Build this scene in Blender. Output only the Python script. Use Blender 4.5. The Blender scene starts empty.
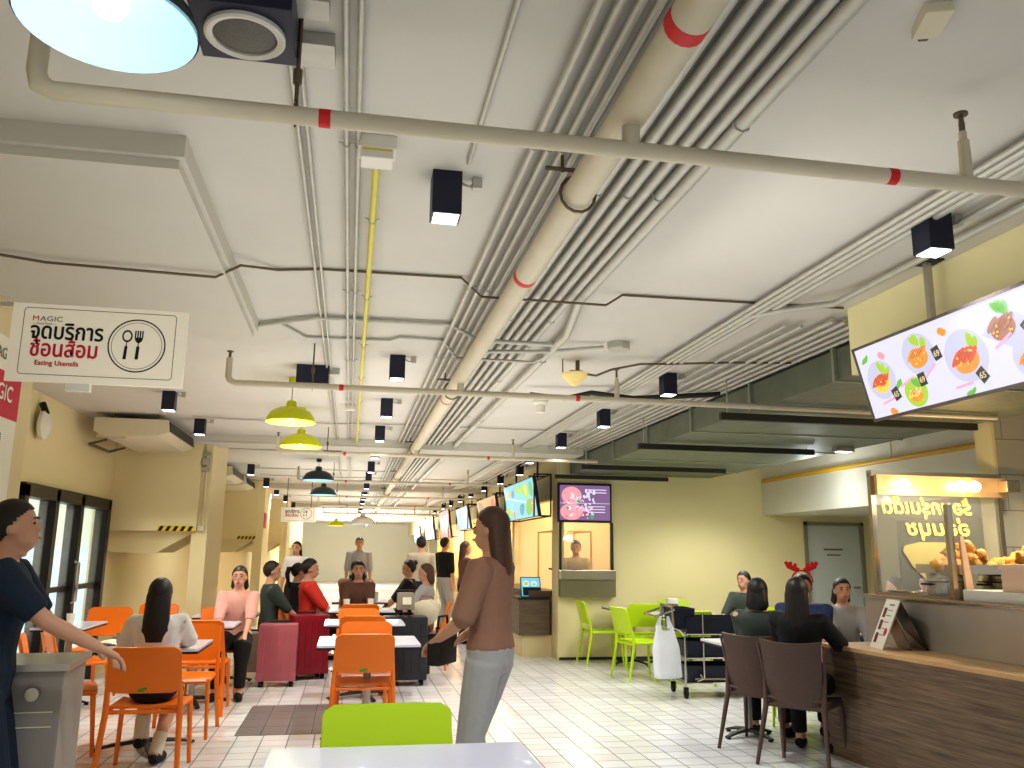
import bpy, bmesh, math, random
from mathutils import Vector, Matrix, Euler
random.seed(7)
R = math.radians
scene = bpy.context.scene
COL = scene.collection
PI = math.pi
H_CEIL = 2.85

# ------------------------------------------------------------------ materials
_mats = {}
def mat(name, col, rough=.6, metal=0., var=0., scale=8., bump=0., emit=None, es=0., alpha=1., trans=0., spec=.5, coat=0.):
    if name in _mats: return _mats[name]
    m = bpy.data.materials.new(name); m.use_nodes = True; _mats[name] = m
    nt = m.node_tree; b = nt.nodes['Principled BSDF']
    b.inputs['Base Color'].default_value = (*col, 1); b.inputs['Roughness'].default_value = rough
    b.inputs['Metallic'].default_value = metal; b.inputs['Specular IOR Level'].default_value = spec
    if coat: b.inputs['Coat Weight'].default_value = coat
    if alpha < 1: b.inputs['Alpha'].default_value = alpha
    if trans: b.inputs['Transmission Weight'].default_value = trans
    if emit: b.inputs['Emission Color'].default_value = (*emit, 1); b.inputs['Emission Strength'].default_value = es
    if var or bump:
        tc = nt.nodes.new('ShaderNodeTexCoord'); nz = nt.nodes.new('ShaderNodeTexNoise')
        nz.inputs['Scale'].default_value = scale; nz.inputs['Detail'].default_value = 5
        nt.links.new(tc.outputs['Object'], nz.inputs['Vector'])
        if var:
            mx = nt.nodes.new('ShaderNodeMixRGB'); mx.inputs['Color1'].default_value = (*[c*(1-var) for c in col], 1)
            mx.inputs['Color2'].default_value = (*[min(1, c*(1+var)) for c in col], 1)
            nt.links.new(nz.outputs['Fac'], mx.inputs['Fac']); nt.links.new(mx.outputs['Color'], b.inputs['Base Color'])
        if bump:
            bp = nt.nodes.new('ShaderNodeBump'); bp.inputs['Strength'].default_value = bump; bp.inputs['Distance'].default_value = .01
            nt.links.new(nz.outputs['Fac'], bp.inputs['Height']); nt.links.new(bp.outputs['Normal'], b.inputs['Normal'])
    return m

def srgb(r, g, b):
    f = lambda c: (c/255/12.92) if c <= 10 else ((c/255+.055)/1.055)**2.4
    return (f(r), f(g), f(b))

def tile_mat(name, c1, c2, grout, w, h, rough, offset=0., gs=.006, freq=1, axis='XY', bump=.15):
    m = bpy.data.materials.new(name); m.use_nodes = True; nt = m.node_tree; b = nt.nodes['Principled BSDF']
    tc = nt.nodes.new('ShaderNodeTexCoord'); mp = nt.nodes.new('ShaderNodeMapping'); br = nt.nodes.new('ShaderNodeTexBrick')
    if axis == 'XZ': mp.inputs['Rotation'].default_value = (R(90), 0, 0)
    nt.links.new(tc.outputs['Object'], mp.inputs['Vector']); nt.links.new(mp.outputs['Vector'], br.inputs['Vector'])
    br.offset = offset; br.offset_frequency = 2; br.squash = 1
    br.inputs['Scale'].default_value = 1; br.inputs['Brick Width'].default_value = w; br.inputs['Row Height'].default_value = h
    br.inputs['Mortar Size'].default_value = gs; br.inputs['Mortar Smooth'].default_value = .3; br.inputs['Bias'].default_value = 0
    br.inputs['Color1'].default_value = (*c1, 1); br.inputs['Color2'].default_value = (*c2, 1); br.inputs['Mortar'].default_value = (*grout, 1)
    nz = nt.nodes.new('ShaderNodeTexNoise'); nz.inputs['Scale'].default_value = 1.3; nz.inputs['Detail'].default_value = 4
    nt.links.new(tc.outputs['Object'], nz.inputs['Vector'])
    mx = nt.nodes.new('ShaderNodeMixRGB'); mx.blend_type = 'MULTIPLY'; mx.inputs['Fac'].default_value = .35
    nt.links.new(br.outputs['Color'], mx.inputs['Color1']); nt.links.new(nz.outputs['Fac'], mx.inputs['Color2'])
    gm = nt.nodes.new('ShaderNodeMixRGB'); gm.blend_type = 'ADD'; gm.inputs['Fac'].default_value = .06; gm.inputs['Color2'].default_value = (1, 1, 1, 1)
    nt.links.new(mx.outputs['Color'], gm.inputs['Color1']); nt.links.new(gm.outputs['Color'], b.inputs['Base Color'])
    mr = nt.nodes.new('ShaderNodeMapRange'); mr.inputs['To Min'].default_value = rough; mr.inputs['To Max'].default_value = .75
    nt.links.new(br.outputs['Fac'], mr.inputs['Value']); nt.links.new(mr.outputs['Result'], b.inputs['Roughness'])
    bp = nt.nodes.new('ShaderNodeBump'); bp.inputs['Strength'].default_value = bump; bp.inputs['Distance'].default_value = .004; bp.invert = True
    nt.links.new(br.outputs['Fac'], bp.inputs['Height']); nt.links.new(bp.outputs['Normal'], b.inputs['Normal'])
    return m

def wood_mat(name, c1, c2, axis=(1, 1, 30), rough=.45):
    m = bpy.data.materials.new(name); m.use_nodes = True; nt = m.node_tree; b = nt.nodes['Principled BSDF']
    tc = nt.nodes.new('ShaderNodeTexCoord'); mp = nt.nodes.new('ShaderNodeMapping'); mp.inputs['Scale'].default_value = axis
    nz = nt.nodes.new('ShaderNodeTexNoise'); nz.inputs['Scale'].default_value = 2.2; nz.inputs['Detail'].default_value = 6; nz.inputs['Roughness'].default_value = .65
    cr = nt.nodes.new('ShaderNodeValToRGB'); cr.color_ramp.elements[0].position = .33; cr.color_ramp.elements[1].position = .68
    cr.color_ramp.elements[0].color = (*c1, 1); cr.color_ramp.elements[1].color = (*c2, 1)
    nt.links.new(tc.outputs['Object'], mp.inputs['Vector']); nt.links.new(mp.outputs['Vector'], nz.inputs['Vector'])
    nt.links.new(nz.outputs['Fac'], cr.inputs['Fac']); nt.links.new(cr.outputs['Color'], b.inputs['Base Color'])
    b.inputs['Roughness'].default_value = rough
    return m

M = {}
M['ceil'] = mat('ceiling_paint', srgb(207, 203, 193), .9, var=.06, scale=2.2)
M['soffit'] = mat('soffit_paint', srgb(204, 200, 188), .9, var=.05, scale=2)
M['cream'] = mat('cream_paint', srgb(226, 213, 168), .85, var=.04, scale=1.2)
M['cream2'] = mat('yellow_cream_paint', srgb(232, 221, 170), .85, var=.05, scale=1.1)
M['white_wall'] = mat('pale_wall', srgb(214, 212, 196), .85, var=.03, scale=1.5)
M['floor'] = tile_mat('floor_tiles', srgb(246, 246, 246), srgb(232, 232, 233), srgb(112, 108, 104), .2, .2, .22)
M['dark_tile'] = tile_mat('dark_tiles', srgb(112, 104, 100), srgb(98, 92, 90), srgb(48, 44, 42), .2, .34, .3)
M['wall_tile'] = tile_mat('wall_tiles', srgb(206, 196, 168), srgb(198, 188, 160), srgb(120, 110, 92), .62, .31, .4, .5, .004, axis='XZ')
M['conduit'] = mat('galvanised_conduit', srgb(190, 188, 177), .42, .3, var=.12, scale=20)
M['pipe'] = mat('cream_pipe_paint', srgb(202, 192, 168), .5, var=.08, scale=9)
M['yellow_pipe'] = mat('yellow_pipe_paint', srgb(214, 204, 90), .5)
M['gold_pipe'] = mat('ochre_pipe_paint', srgb(190, 150, 30), .45)
M['red_tape'] = mat('red_tape', srgb(205, 30, 35), .5)
M['duct'] = mat('galvanised_duct', srgb(122, 128, 112), .55, .3, var=.25, scale=7)
M['duct_dark'] = mat('duct_underside', srgb(105, 110, 98), .6, .2, var=.15, scale=5)
M['flange'] = mat('duct_flange', srgb(165, 170, 150), .5, .4)
M['bar'] = mat('dark_channel', srgb(62, 62, 54), .6, .4)
M['navy'] = mat('black_navy_paint', srgb(24, 28, 52), .45)
M['black'] = mat('black_plastic', srgb(22, 22, 24), .45)
M['black_frame'] = mat('black_metal_frame', srgb(38, 35, 30), .4, .3)
M['rust'] = mat('brown_metal', srgb(118, 106, 86), .6, .5)
M['steel'] = mat('stainless', srgb(190, 184, 170), .24, .95, var=.1, scale=3)
M['steel_dull'] = mat('brushed_steel', srgb(186, 181, 170), .3, .5, var=.15, scale=2.5)
M['chrome'] = mat('chrome', srgb(200, 198, 190), .2, 1.)
M['white'] = mat('white_laminate', srgb(232, 232, 238), .35)
M['white_table'] = mat('table_laminate', srgb(222, 224, 240), .22, coat=.3)
M['edge'] = mat('table_edge', srgb(28, 24, 24), .5)
M['white_plastic'] = mat('white_plastic', srgb(226, 222, 210), .5)
M['ac'] = mat('ac_plastic', srgb(214, 206, 180), .5)
M['paper'] = mat('paper_white', srgb(236, 230, 212), .7)
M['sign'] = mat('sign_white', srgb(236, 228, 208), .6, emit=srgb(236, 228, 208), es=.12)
M['ink'] = mat('ink_black', srgb(22, 20, 22), .7)
M['ink_grey'] = mat('ink_grey', srgb(120, 112, 105), .7)
M['ink_red'] = mat('ink_red', srgb(200, 28, 62), .7)
M['orange'] = mat('orange_plastic', srgb(236, 122, 22), .38, var=.03)
M['lime'] = mat('lime_plastic', srgb(190, 220, 24), .38)
M['brown_chair'] = mat('brown_plastic', srgb(88, 68, 60), .5, var=.12, scale=60, bump=.25)
M['pend_yellow'] = mat('yellow_enamel', srgb(200, 204, 22), .35, emit=srgb(200, 204, 22), es=.05)
M['pend_in'] = mat('yellow_enamel_inside', srgb(235, 235, 60), .6, emit=srgb(240, 240, 70), es=.9)
M['pend_dark'] = mat('grey_enamel', srgb(50, 62, 64), .4)
M['pend_white_in'] = mat('white_enamel_inside', srgb(150, 190, 205), .6, emit=srgb(176, 218, 236), es=.42)
M['bulb'] = mat('bulb', (1, 1, 1), .4, emit=(1, 1, 1), es=5)
M['lamp_white'] = mat('lamp_lens', (1, 1, 1), .4, emit=srgb(225, 235, 255), es=7)
M['lamp_warm'] = mat('warm_lamp', (1, .8, .5), .4, emit=(1., .68, .3), es=14)
M['lamp_dim'] = mat('white_tube', (1, 1, 1), .4, emit=(1, .98, .9), es=2.0)
M['wood'] = wood_mat('counter_wood', srgb(86, 70, 56), srgb(142, 120, 98), (1, 1, 26))
M['wood2'] = wood_mat('booth_wood', srgb(92, 78, 62), srgb(128, 110, 88), (1, 1, 20))
M['wood_top'] = wood_mat('counter_top', srgb(190, 150, 105), srgb(214, 176, 128), (12, 1, 1), .35)
M['door_grey'] = mat('door_paint', srgb(206, 212, 206), .5)
M['door_frame'] = mat('door_frame_paint', srgb(140, 140, 122), .5)
M['booth_grey'] = mat('booth_grey_paint', srgb(120, 114, 84), .6)
M['glow_in'] = mat('booth_glow_paint', srgb(230, 208, 172), .8, emit=srgb(235, 205, 150), es=.1)  # faint glow in the paint stands in for warm booth light
M['outside'] = mat('lobby_glow_paint', srgb(205, 212, 198), .8, emit=srgb(200, 212, 200), es=.5)  # lobby brightness put into the wall paint as glow
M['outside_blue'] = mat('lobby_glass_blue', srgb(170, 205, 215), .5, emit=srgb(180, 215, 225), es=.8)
M['rubber'] = mat('rubber', srgb(20, 20, 20), .7)
M['glass'] = mat('clear_glass', (.9, .95, .92), .03, alpha=.1, spec=.5)
M['door_glass'] = mat('door_glass', (.8, .88, .86), .05, alpha=.18)
M['gold_text'] = mat('gold_lettering', srgb(246, 222, 124), .5, emit=srgb(248, 220, 120), es=.45)
M['blob'] = mat('olive_cream_decal', srgb(206, 198, 128), .6)
M['chicken'] = mat('fried_chicken', srgb(238, 178, 98), .5, var=.25, scale=30, bump=.8)
M['bag'] = mat('thin_white_plastic', srgb(226, 230, 236), .4, alpha=.96, var=.05, scale=14)
M['skin'] = mat('skin', srgb(206, 156, 128), .55, var=.04)
M['skin2'] = mat('skin_tan', srgb(176, 126, 98), .55, var=.04)
M['eye'] = mat('eye', srgb(30, 22, 20), .2)
M['lips'] = mat('lips', srgb(160, 82, 76), .5)
M['hair_black'] = mat('black_hair', srgb(34, 28, 26), .5, var=.3, scale=60)
M['hair_brown'] = mat('brown_hair', srgb(84, 58, 44), .5, var=.3, scale=60)
def fab(n, *c): M[n] = mat(n, srgb(*c), .85, var=.08, scale=30, bump=.2)
fab('navy_cloth', 26, 40, 58); fab('black_cloth', 24, 24, 28); fab('white_cloth', 224, 220, 216); fab('grey_cloth', 172, 170, 170)
fab('red_cloth', 214, 62, 48); fab('darkgreen_cloth', 62, 72, 66); fab('blue_cloth', 50, 62, 104); fab('pink_cloth', 214, 160, 150)
fab('tan_cloth', 150, 112, 92); fab('brown_cloth', 108, 76, 62); fab('denim', 36, 54, 78); fab('beige_cloth', 196, 184, 160); fab('sock', 214, 208, 186)
M['pink_case'] = mat('dusty_pink_shell', srgb(176, 96, 108), .35, var=.05)
M['red_case'] = mat('crimson_shell', srgb(140, 22, 44), .35)
M['black_case'] = mat('black_shell', srgb(38, 38, 42), .35)
M['grey_case'] = mat('grey_shell', srgb(150, 140, 126), .45)
M['headband'] = mat('red_felt', srgb(200, 24, 34), .8)
M['green_leaf'] = mat('green_sticker', srgb(90, 150, 50), .5)
def scr(n, c, e=1.): M[n] = mat(n, (0.02, 0.02, 0.02), .5, emit=srgb(*c), es=e)
scr('s_white', (226, 224, 242), .92); scr('s_plate', (206, 206, 232), .9); scr('s_green', (110, 185, 70)); scr('s_lime', (170, 205, 60)); scr('s_red', (226, 84, 50)); scr('s_orange', (240, 150, 60))
scr('s_yellow', (240, 205, 90)); scr('s_dark', (50, 42, 42), 1); scr('s_pink', (236, 170, 200)); scr('s_brown', (170, 110, 80)); scr('s_purple', (92, 60, 96)); scr('s_cyan', (120, 200, 215)); scr('s_teal', (60, 150, 170)); scr('s_gold', (220, 200, 150))
scr('s_orangebg', (225, 165, 110), .9); scr('s_redbg', (215, 90, 70), .9); scr('s_exit', (70, 190, 120), .8); scr('s_blush', (235, 160, 165)); scr('s_blue', (150, 190, 220), .9)

# ------------------------------------------------------------------ mesh helpers
class MB:
    def __init__(s): s.bm = bmesh.new()
    def box(s, x0, x1, y0, y1, z0, z1, bev=0, rot=None, mat_=None):
        bm = s.bm
        vs = [bm.verts.new(p) for p in ((x0,y0,z0),(x1,y0,z0),(x1,y1,z0),(x0,y1,z0),(x0,y0,z1),(x1,y0,z1),(x1,y1,z1),(x0,y1,z1))]
        fs = [bm.faces.new([vs[i] for i in f]) for f in ((3,2,1,0),(4,5,6,7),(0,1,5,4),(1,2,6,5),(2,3,7,6),(3,0,4,7))]
        if bev:
            es = list({e for f in fs for e in f.edges})
            r = bmesh.ops.bevel(bm, geom=es, offset=bev, segments=2, affect='EDGES', profile=.7)
            vs = list({v for f in r['faces'] for v in f.verts} | {v for v in vs if v.is_valid})
        if rot is not None: bmesh.ops.transform(bm, matrix=rot, verts=[v for v in vs if v.is_valid])
        return s
    def loft(s, rings, cap=True, closed=True):
        bm = s.bm; prev = None; first = None
        for ring in rings:
            vs = [bm.verts.new(p) for p in ring]
            if prev is not None:
                n = len(vs)
                for i in range(n if closed else n-1):
                    bm.faces.new((prev[i], prev[(i+1) % n], vs[(i+1) % n], vs[i]))
            else: first = vs
            prev = vs
        if cap and closed:
            bm.faces.new(first[::-1]); bm.faces.new(prev)
        return s
    def tube(s, pts, r, n=10, cap=True):
        pts = [Vector(p) for p in pts]; rs = r if isinstance(r, (list, tuple)) else [r]*len(pts)
        rings = []; up = None
        for i, p in enumerate(pts):
            d = (pts[min(i+1, len(pts)-1)] - pts[max(i-1, 0)]).normalized()
            if up is None:
                up = Vector((0, 0, 1)) if abs(d.z) < .9 else Vector((1, 0, 0))
            a = d.cross(up).normalized(); b = a.cross(d).normalized(); up = b
            rr = rs[i]; rx, ry = rr if isinstance(rr, (list, tuple)) else (rr, rr)
            k = 1.
            if 0 < i < len(pts)-1:
                c = (pts[i]-pts[i-1]).normalized().dot((pts[i+1]-pts[i]).normalized()); k = min(1.4, 1/max(.5, math.sqrt((1+c)/2)))
            rings.append([p + (a*math.cos(t)*rx + b*math.sin(t)*ry)*k for t in [2*PI*j/n for j in range(n)]])
        return s.loft(rings, cap)
    def lathe(s, prof, n=24, loc=(0,0,0), cap=False):
        L = Vector(loc)
        rings = [[L + Vector((r*math.cos(2*PI*j/n), r*math.sin(2*PI*j/n), z)) for j in range(n)] for r, z in prof]
        return s.loft(rings, cap)
    def cyl(s, a, b, r, n=16): return s.tube([a, b], r, n)
    def prism(s, poly, d, f):
        """poly: 2D outline; f maps (u,v,w) to 3D; d: (w0,w1)"""
        return s.loft([[f(u, v, w) for u, v in poly] for w in d])
    def panel(s, fn, nu, nv, th):
        P = [[Vector(fn(i/nu, j/nv)) for i in range(nu+1)] for j in range(nv+1)]
        N = [[None]*(nu+1) for _ in range(nv+1)]
        for j in range(nv+1):
            for i in range(nu+1):
                du = P[j][min(i+1, nu)] - P[j][max(i-1, 0)]; dv = P[min(j+1, nv)][i] - P[max(j-1, 0)][i]
                n_ = du.cross(dv); N[j][i] = n_.normalized() if n_.length > 1e-9 else Vector((0, 0, 1))
        bm = s.bm
        A = [[bm.verts.new(P[j][i] + N[j][i]*th/2) for i in range(nu+1)] for j in range(nv+1)]
        B = [[bm.verts.new(P[j][i] - N[j][i]*th/2) for i in range(nu+1)] for j in range(nv+1)]
        for j in range(nv):
            for i in range(nu):
                bm.faces.new((A[j][i], A[j][i+1], A[j+1][i+1], A[j+1][i])); bm.faces.new((B[j][i], B[j+1][i], B[j+1][i+1], B[j][i+1]))
        for i in range(nu):
            bm.faces.new((A[0][i], B[0][i], B[0][i+1], A[0][i+1])); bm.faces.new((A[nv][i], A[nv][i+1], B[nv][i+1], B[nv][i]))
        for j in range(nv):
            bm.faces.new((A[j][0], A[j+1][0], B[j+1][0], B[j][0])); bm.faces.new((A[j][nu], B[j][nu], B[j+1][nu], A[j+1][nu]))
        return s
    def ball(s, c, rx, ry=None, rz=None, n=12, m=8, f=None):
        ry = ry or rx; rz = rz or rx; c = Vector(c); bm = s.bm
        top = bm.verts.new(c+Vector((0,0,rz))); bot = bm.verts.new(c-Vector((0,0,rz))); prev = None; first = None
        for j in range(1, m):
            a = PI*j/m
            ring = [bm.verts.new(c+Vector((rx*math.sin(a)*math.cos(2*PI*i/n), ry*math.sin(a)*math.sin(2*PI*i/n), rz*math.cos(a)))) for i in range(n)]
            if prev is None:
                for i in range(n): bm.faces.new((top, ring[i], ring[(i+1) % n]))
            else:
                for i in range(n): bm.faces.new((prev[i], ring[i], ring[(i+1) % n], prev[(i+1) % n]))
            prev = ring
        for i in range(n): bm.faces.new((bot, prev[(i+1) % n], prev[i]))
        return s
    def xf(s, mx): bmesh.ops.transform(s.bm, matrix=mx, verts=s.bm.verts); return s
    def build(s, name, m, parent=None, smooth=True, ang=35):
        bm = s.bm
        bmesh.ops.recalc_face_normals(bm, faces=bm.faces)
        me = bpy.data.meshes.new(name); bm.to_mesh(me); bm.free()
        me.materials.append(m)
        if smooth:
            for p in me.polygons: p.use_smooth = True
            me.set_sharp_from_angle(angle=R(ang))
        o = bpy.data.objects.new(name, me); COL.objects.link(o)
        if parent is not None: o.parent = parent
        return o

def tag(o, label, cat, group=None, kind=None):
    o['label'] = label; o['category'] = cat
    if group: o['group'] = group
    if kind: o['kind'] = kind
    return o
def root(name, loc, label, cat, group=None, rz=0, kind=None):
    o = bpy.data.objects.new(name, None); COL.objects.link(o); o.empty_display_size = .1
    o.location = loc; o.rotation_euler = (0, 0, rz); return tag(o, label, cat, group, kind)
def struct(o): o['kind'] = 'structure'; return o
def sbox(name, m, *b, bev=0):
    return struct(MB().box(*b, bev=bev).build(name, m, smooth=False))
def copy_tree(o, parent=None):
    c = o.copy(); COL.objects.link(c); c.parent = parent
    for ch in list(o.children): copy_tree(ch, c)
    return c
def dup(o, loc, rz=0, label=None, group=None):
    c = copy_tree(o); c.location = loc; c.rotation_euler = (0, 0, rz)
    if label: c['label'] = label
    if group: c['group'] = group
    return c
def rrect(w, h, r, n=5):
    pts = []
    for cx, cy, a0 in ((w/2-r, h/2-r, 0), (-w/2+r, h/2-r, 90), (-w/2+r, -h/2+r, 180), (w/2-r, -h/2+r, 270)):
        for i in range(n+1):
            a = R(a0+90*i/n); pts.append((cx+r*math.cos(a), cy+r*math.sin(a)))
    return pts
def circ(cx, cy, rx, ry=None, n=20, a=0):
    ry = ry or rx
    return [(cx+rx*math.cos(t)*math.cos(a)-ry*math.sin(t)*math.sin(a), cy+rx*math.cos(t)*math.sin(a)+ry*math.sin(t)*math.cos(a)) for t in [2*PI*i/n for i in range(n)]]
def inv_of(o): return (Matrix.Translation(o.location) @ o.rotation_euler.to_matrix().to_4x4()).inverted()
class Face:
    """a flat printed face: origin at its lower left, u and v unit vectors, n outward"""
    def __init__(s, o, u, v, local=False): s.local = local; s.o = Vector(o); s.u = Vector(u).normalized(); s.v = Vector(v).normalized(); s.n = s.u.cross(s.v).normalized(); s.k = 0
    def p(s, u, v, w=0): return s.o + s.u*u + s.v*v + s.n*w
    def flat(s, name, polys, m, parent, w=.002, th=.0006):
        b = MB()
        for q in polys: b.prism(q, (w-th, w), s.p)
        if parent is not None and not s.local: b.xf(inv_of(parent))
        return b.build(name, m, parent, smooth=False)
    def text(s, name, txt, u, v, size, m, parent, w=.002, align='LEFT', xs=1., bold=0., shear=0, mirror=False):
        c = bpy.data.curves.new(name, 'FONT'); c.body = txt; c.size = size; c.align_x = align; c.extrude = .0004; c.shear = shear
        c.materials.append(m); o = bpy.data.objects.new(name, c); COL.objects.link(o)
        mu = -s.u if mirror else s.u
        mx = Matrix((( *(mu*xs), 0), (*s.v, 0), (*(-s.n if mirror else s.n), 0), (0, 0, 0, 1))).transposed()
        mx.translation = s.p(u, v, w); o.matrix_world = mx
        dg = bpy.context.evaluated_depsgraph_get(); me = bpy.data.meshes.new_from_object(o.evaluated_get(dg)); me.name = name
        bpy.data.objects.remove(o); bpy.data.curves.remove(c)
        if not me.materials: me.materials.append(m)
        if bold:
            bm = bmesh.new(); 
            for i_, (dx, dy) in enumerate(((0, 0), (bold, 0), (-bold, 0), (0, bold), (0, -bold))):
                m2 = me.copy(); m2.transform(Matrix.Translation((dx/xs, dy, .0002*i_))); bm.from_mesh(m2); bpy.data.meshes.remove(m2)
            bm.to_mesh(me); bm.free()
        me.transform(mx)
        if parent is not None: me.transform(inv_of(parent)) if not s.local else None
        o = bpy.data.objects.new(name, me); COL.objects.link(o)
        if parent is not None: o.parent = parent
        return o
# ================================================================== THE SETTING (camera at x=0, y=0; corridor runs along +y)
YB = 11.92
sbox('floor', M['floor'], -8.0, 10.0, -3.6, 52, -.1, 0)
dt = MB().box(0, 1.6, 0, 1.36, 0, .002).build('floor_inlay', M['dark_tile'], smooth=False); struct(dt).location = (-.83, 7.4, 0)
sbox('ceiling', M['ceil'], -8.0, 10.0, -.6, 52, H_CEIL, H_CEIL+.12)
# shallow beams and the dropped panel
for i, y in enumerate((10.75, 18.4, 26.)): sbox('ceiling_beam', M['soffit'], -5, 3.0, y, y+.5, H_CEIL-.11, H_CEIL)
dp = MB(); dp.box(-1.84, -.62, 2.84, 5.25, 2.77, H_CEIL); dp.box(-1.84, -.64, 2.865, 5.22, 2.735, 2.77); struct(dp.build('ceiling_panel', M['soffit'], smooth=False))
# left: near pillar, wall with glass door, bulkheads
sbox('wall_pillar', mat('pillar_paint', srgb(222, 204, 160), .85, var=.04, scale=1.5), -2.95, -1.85, -.6, 5.22, 0, H_CEIL)
XL = -2.85
wl = MB()
wl.box(XL-.15, XL, 5.22, 8.05, 0, H_CEIL); wl.box(XL-.15, XL, 8.05, 10.8, 2.0, H_CEIL); wl.box(XL-.15, XL, 10.8, 52, 0, H_CEIL)
struct(wl.build('wall_left', M['cream'], smooth=False))
for y0 in (10.9, 17.7, 24.4, 31.1):
    b = MB(); b.box(XL, -1.84, y0, y0+1.25, 1.67, H_CEIL)
    b.prism([(0, 0), (0, -.24), (.05, -.26), (.55, -.26), (.98, 0)], (y0+.12, y0+1.2), lambda u, v, w: Vector((XL+u, w, 1.67+v)))
    struct(b.build('wall_bulkhead', M['cream'], smooth=False))
    sbox('wall_column', M['cream'], -1.9, -1.72, y0+.06, y0+1.3, 0, H_CEIL-.005)
    pass
# lobby seen through the glass door
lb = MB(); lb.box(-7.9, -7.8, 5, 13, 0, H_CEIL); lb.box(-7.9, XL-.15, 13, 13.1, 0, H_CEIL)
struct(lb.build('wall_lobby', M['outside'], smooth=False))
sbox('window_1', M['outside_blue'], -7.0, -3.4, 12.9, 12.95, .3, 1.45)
d = struct(root('door_1', (XL, 8.05, 0), 'dark framed glass lobby door in the cream wall', 'door')); del d['category'], d['label']
fr = MB()
for y in (0, .82, 1.62, 2.66): fr.box(-.1, .05, y, y+.1, 0, 2.0)
fr.box(-.1, .05, 0, 2.76, 1.9, 2.02); fr.box(-.07, .0, 0, 2.7, 1.02, 1.07)
fr.build('frame', M['black_frame'], d, smooth=False)
MB().box(-.03, -.02, .05, 2.7, .02, 1.92).build('pane', M['door_glass'], d, smooth=False)
MB().tube([(.06, 1.56, .9), (.1, 1.56, .92), (.1, 1.56, 1.3), (.06, 1.56, 1.32)], .014).build('handle', M['steel'], d)
# right: back wall with kiosk opening and door
bw = MB()
X0, X1 = 2.93, 9.6
bw.box(X0, 2.97, YB, YB+.12, 0, H_CEIL); bw.box(2.97, 3.74, YB, YB+.12, 0, .92); bw.box(2.97, 3.74, YB, YB+.12, 1.9, H_CEIL)
bw.box(3.74, 6.77, YB, YB+.12, 0, H_CEIL); bw.box(6.77, 7.76, YB, YB+.12, 1.97, H_CEIL); bw.box(7.76, X1, YB, YB+.12, 0, H_CEIL)
struct(bw.build('wall_back', M['cream2'], smooth=False))
bh = MB(); bh.box(6.12, X1, 6.85, YB, 2.06, H_CEIL); struct(bh.build('wall_bulkhead', M['white_wall'], smooth=False))
sbox('wall_right', M['cream2'], X1, X1+.12, -.6, YB+.12, 0, H_CEIL)
sbox('baseboard_back', M['bar'], 2.95, 6.75, YB-.015, YB, 0, .035)
d = struct(root('door_2', (6.77, YB, 0), 'x', 'door')); del d['category'], d['label']
lf = MB().box(.05, .94, .02, .06, 0, 1.92).build('leaf', M['door_grey'], d, smooth=False)
f_ = MB(); f_.box(0, .05, -.03, .12, 0, 1.97); f_.box(.94, .99, -.03, .12, 0, 1.97); f_.box(0, .99, -.03, .12, 1.92, 1.97); f_.build('frame', M['door_frame'], d, smooth=False)
f_ = MB(); f_.box(.33, .64, .01, .02, 1.55, 1.575); f_.box(.38, .6, .01, .02, 1.47, 1.49); f_.build('printed_notice', M['ink_grey'], lf, smooth=False)
MB().tube([(.86, .02, 1.0), (.86, -.03, 1.0), (.76, -.03, 1.0)], .011).build('handle', M['steel'], lf)
# tiled stall wall behind the fried chicken stall
sbox('wall_stall', M['wall_tile'], 5.50, 9.5, 6.4, 6.58, 0, H_CEIL-.01)
sbox('trim_1', M['cream2'], 5.47, 5.50, 6.39, 6.6, 0, H_CEIL-.01)
# fascia beam over the stall
fb = MB(); fb.box(2.75, 3.2, -.6, 4.22, 2.46, H_CEIL-.001); struct(fb.build('wall_fascia', mat('fascia_paint', srgb(244, 235, 186), .85, var=.03), smooth=False))
# corridor side of the booths, beyond the kiosk
XR = 2.93
wr = MB(); wr.box(XR, XR+.12, YB+.12, 52, 2.25, H_CEIL)
for y in (YB+.12, 15.2, 18.6, 22.0, 25.4, 28.8, 32.2, 35.6): wr.box(XR, XR+.12, y, y+.22, 0, 2.25)
wr.box(XR, XR+.12, YB+.34, 52, 0, .78)
struct(wr.build('wall_booths', M['cream'], smooth=False))
sbox('wall_booth_inner', M['glow_in'], 4.75, 4.85, YB+.12, 52, 0, H_CEIL)
pl = MB(); pl.box(2.5, XR, 12.3, 15.4, 0, .3); struct(pl.build('baseboard_booth', M['cream'], smooth=False))
for y in (15.2, 22., 28.8): sbox('wall_partition', M['glow_in'], XR+.12, 4.75, y, y+.1, 0, H_CEIL)
sbox('wall_far', M['white_wall'], -8, 10, 44, 44.1, 0, H_CEIL)
sbox('wall_stalls_far', M['cream'], 4.9, 10, YB+.2, YB+.3, 0, H_CEIL)

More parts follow.
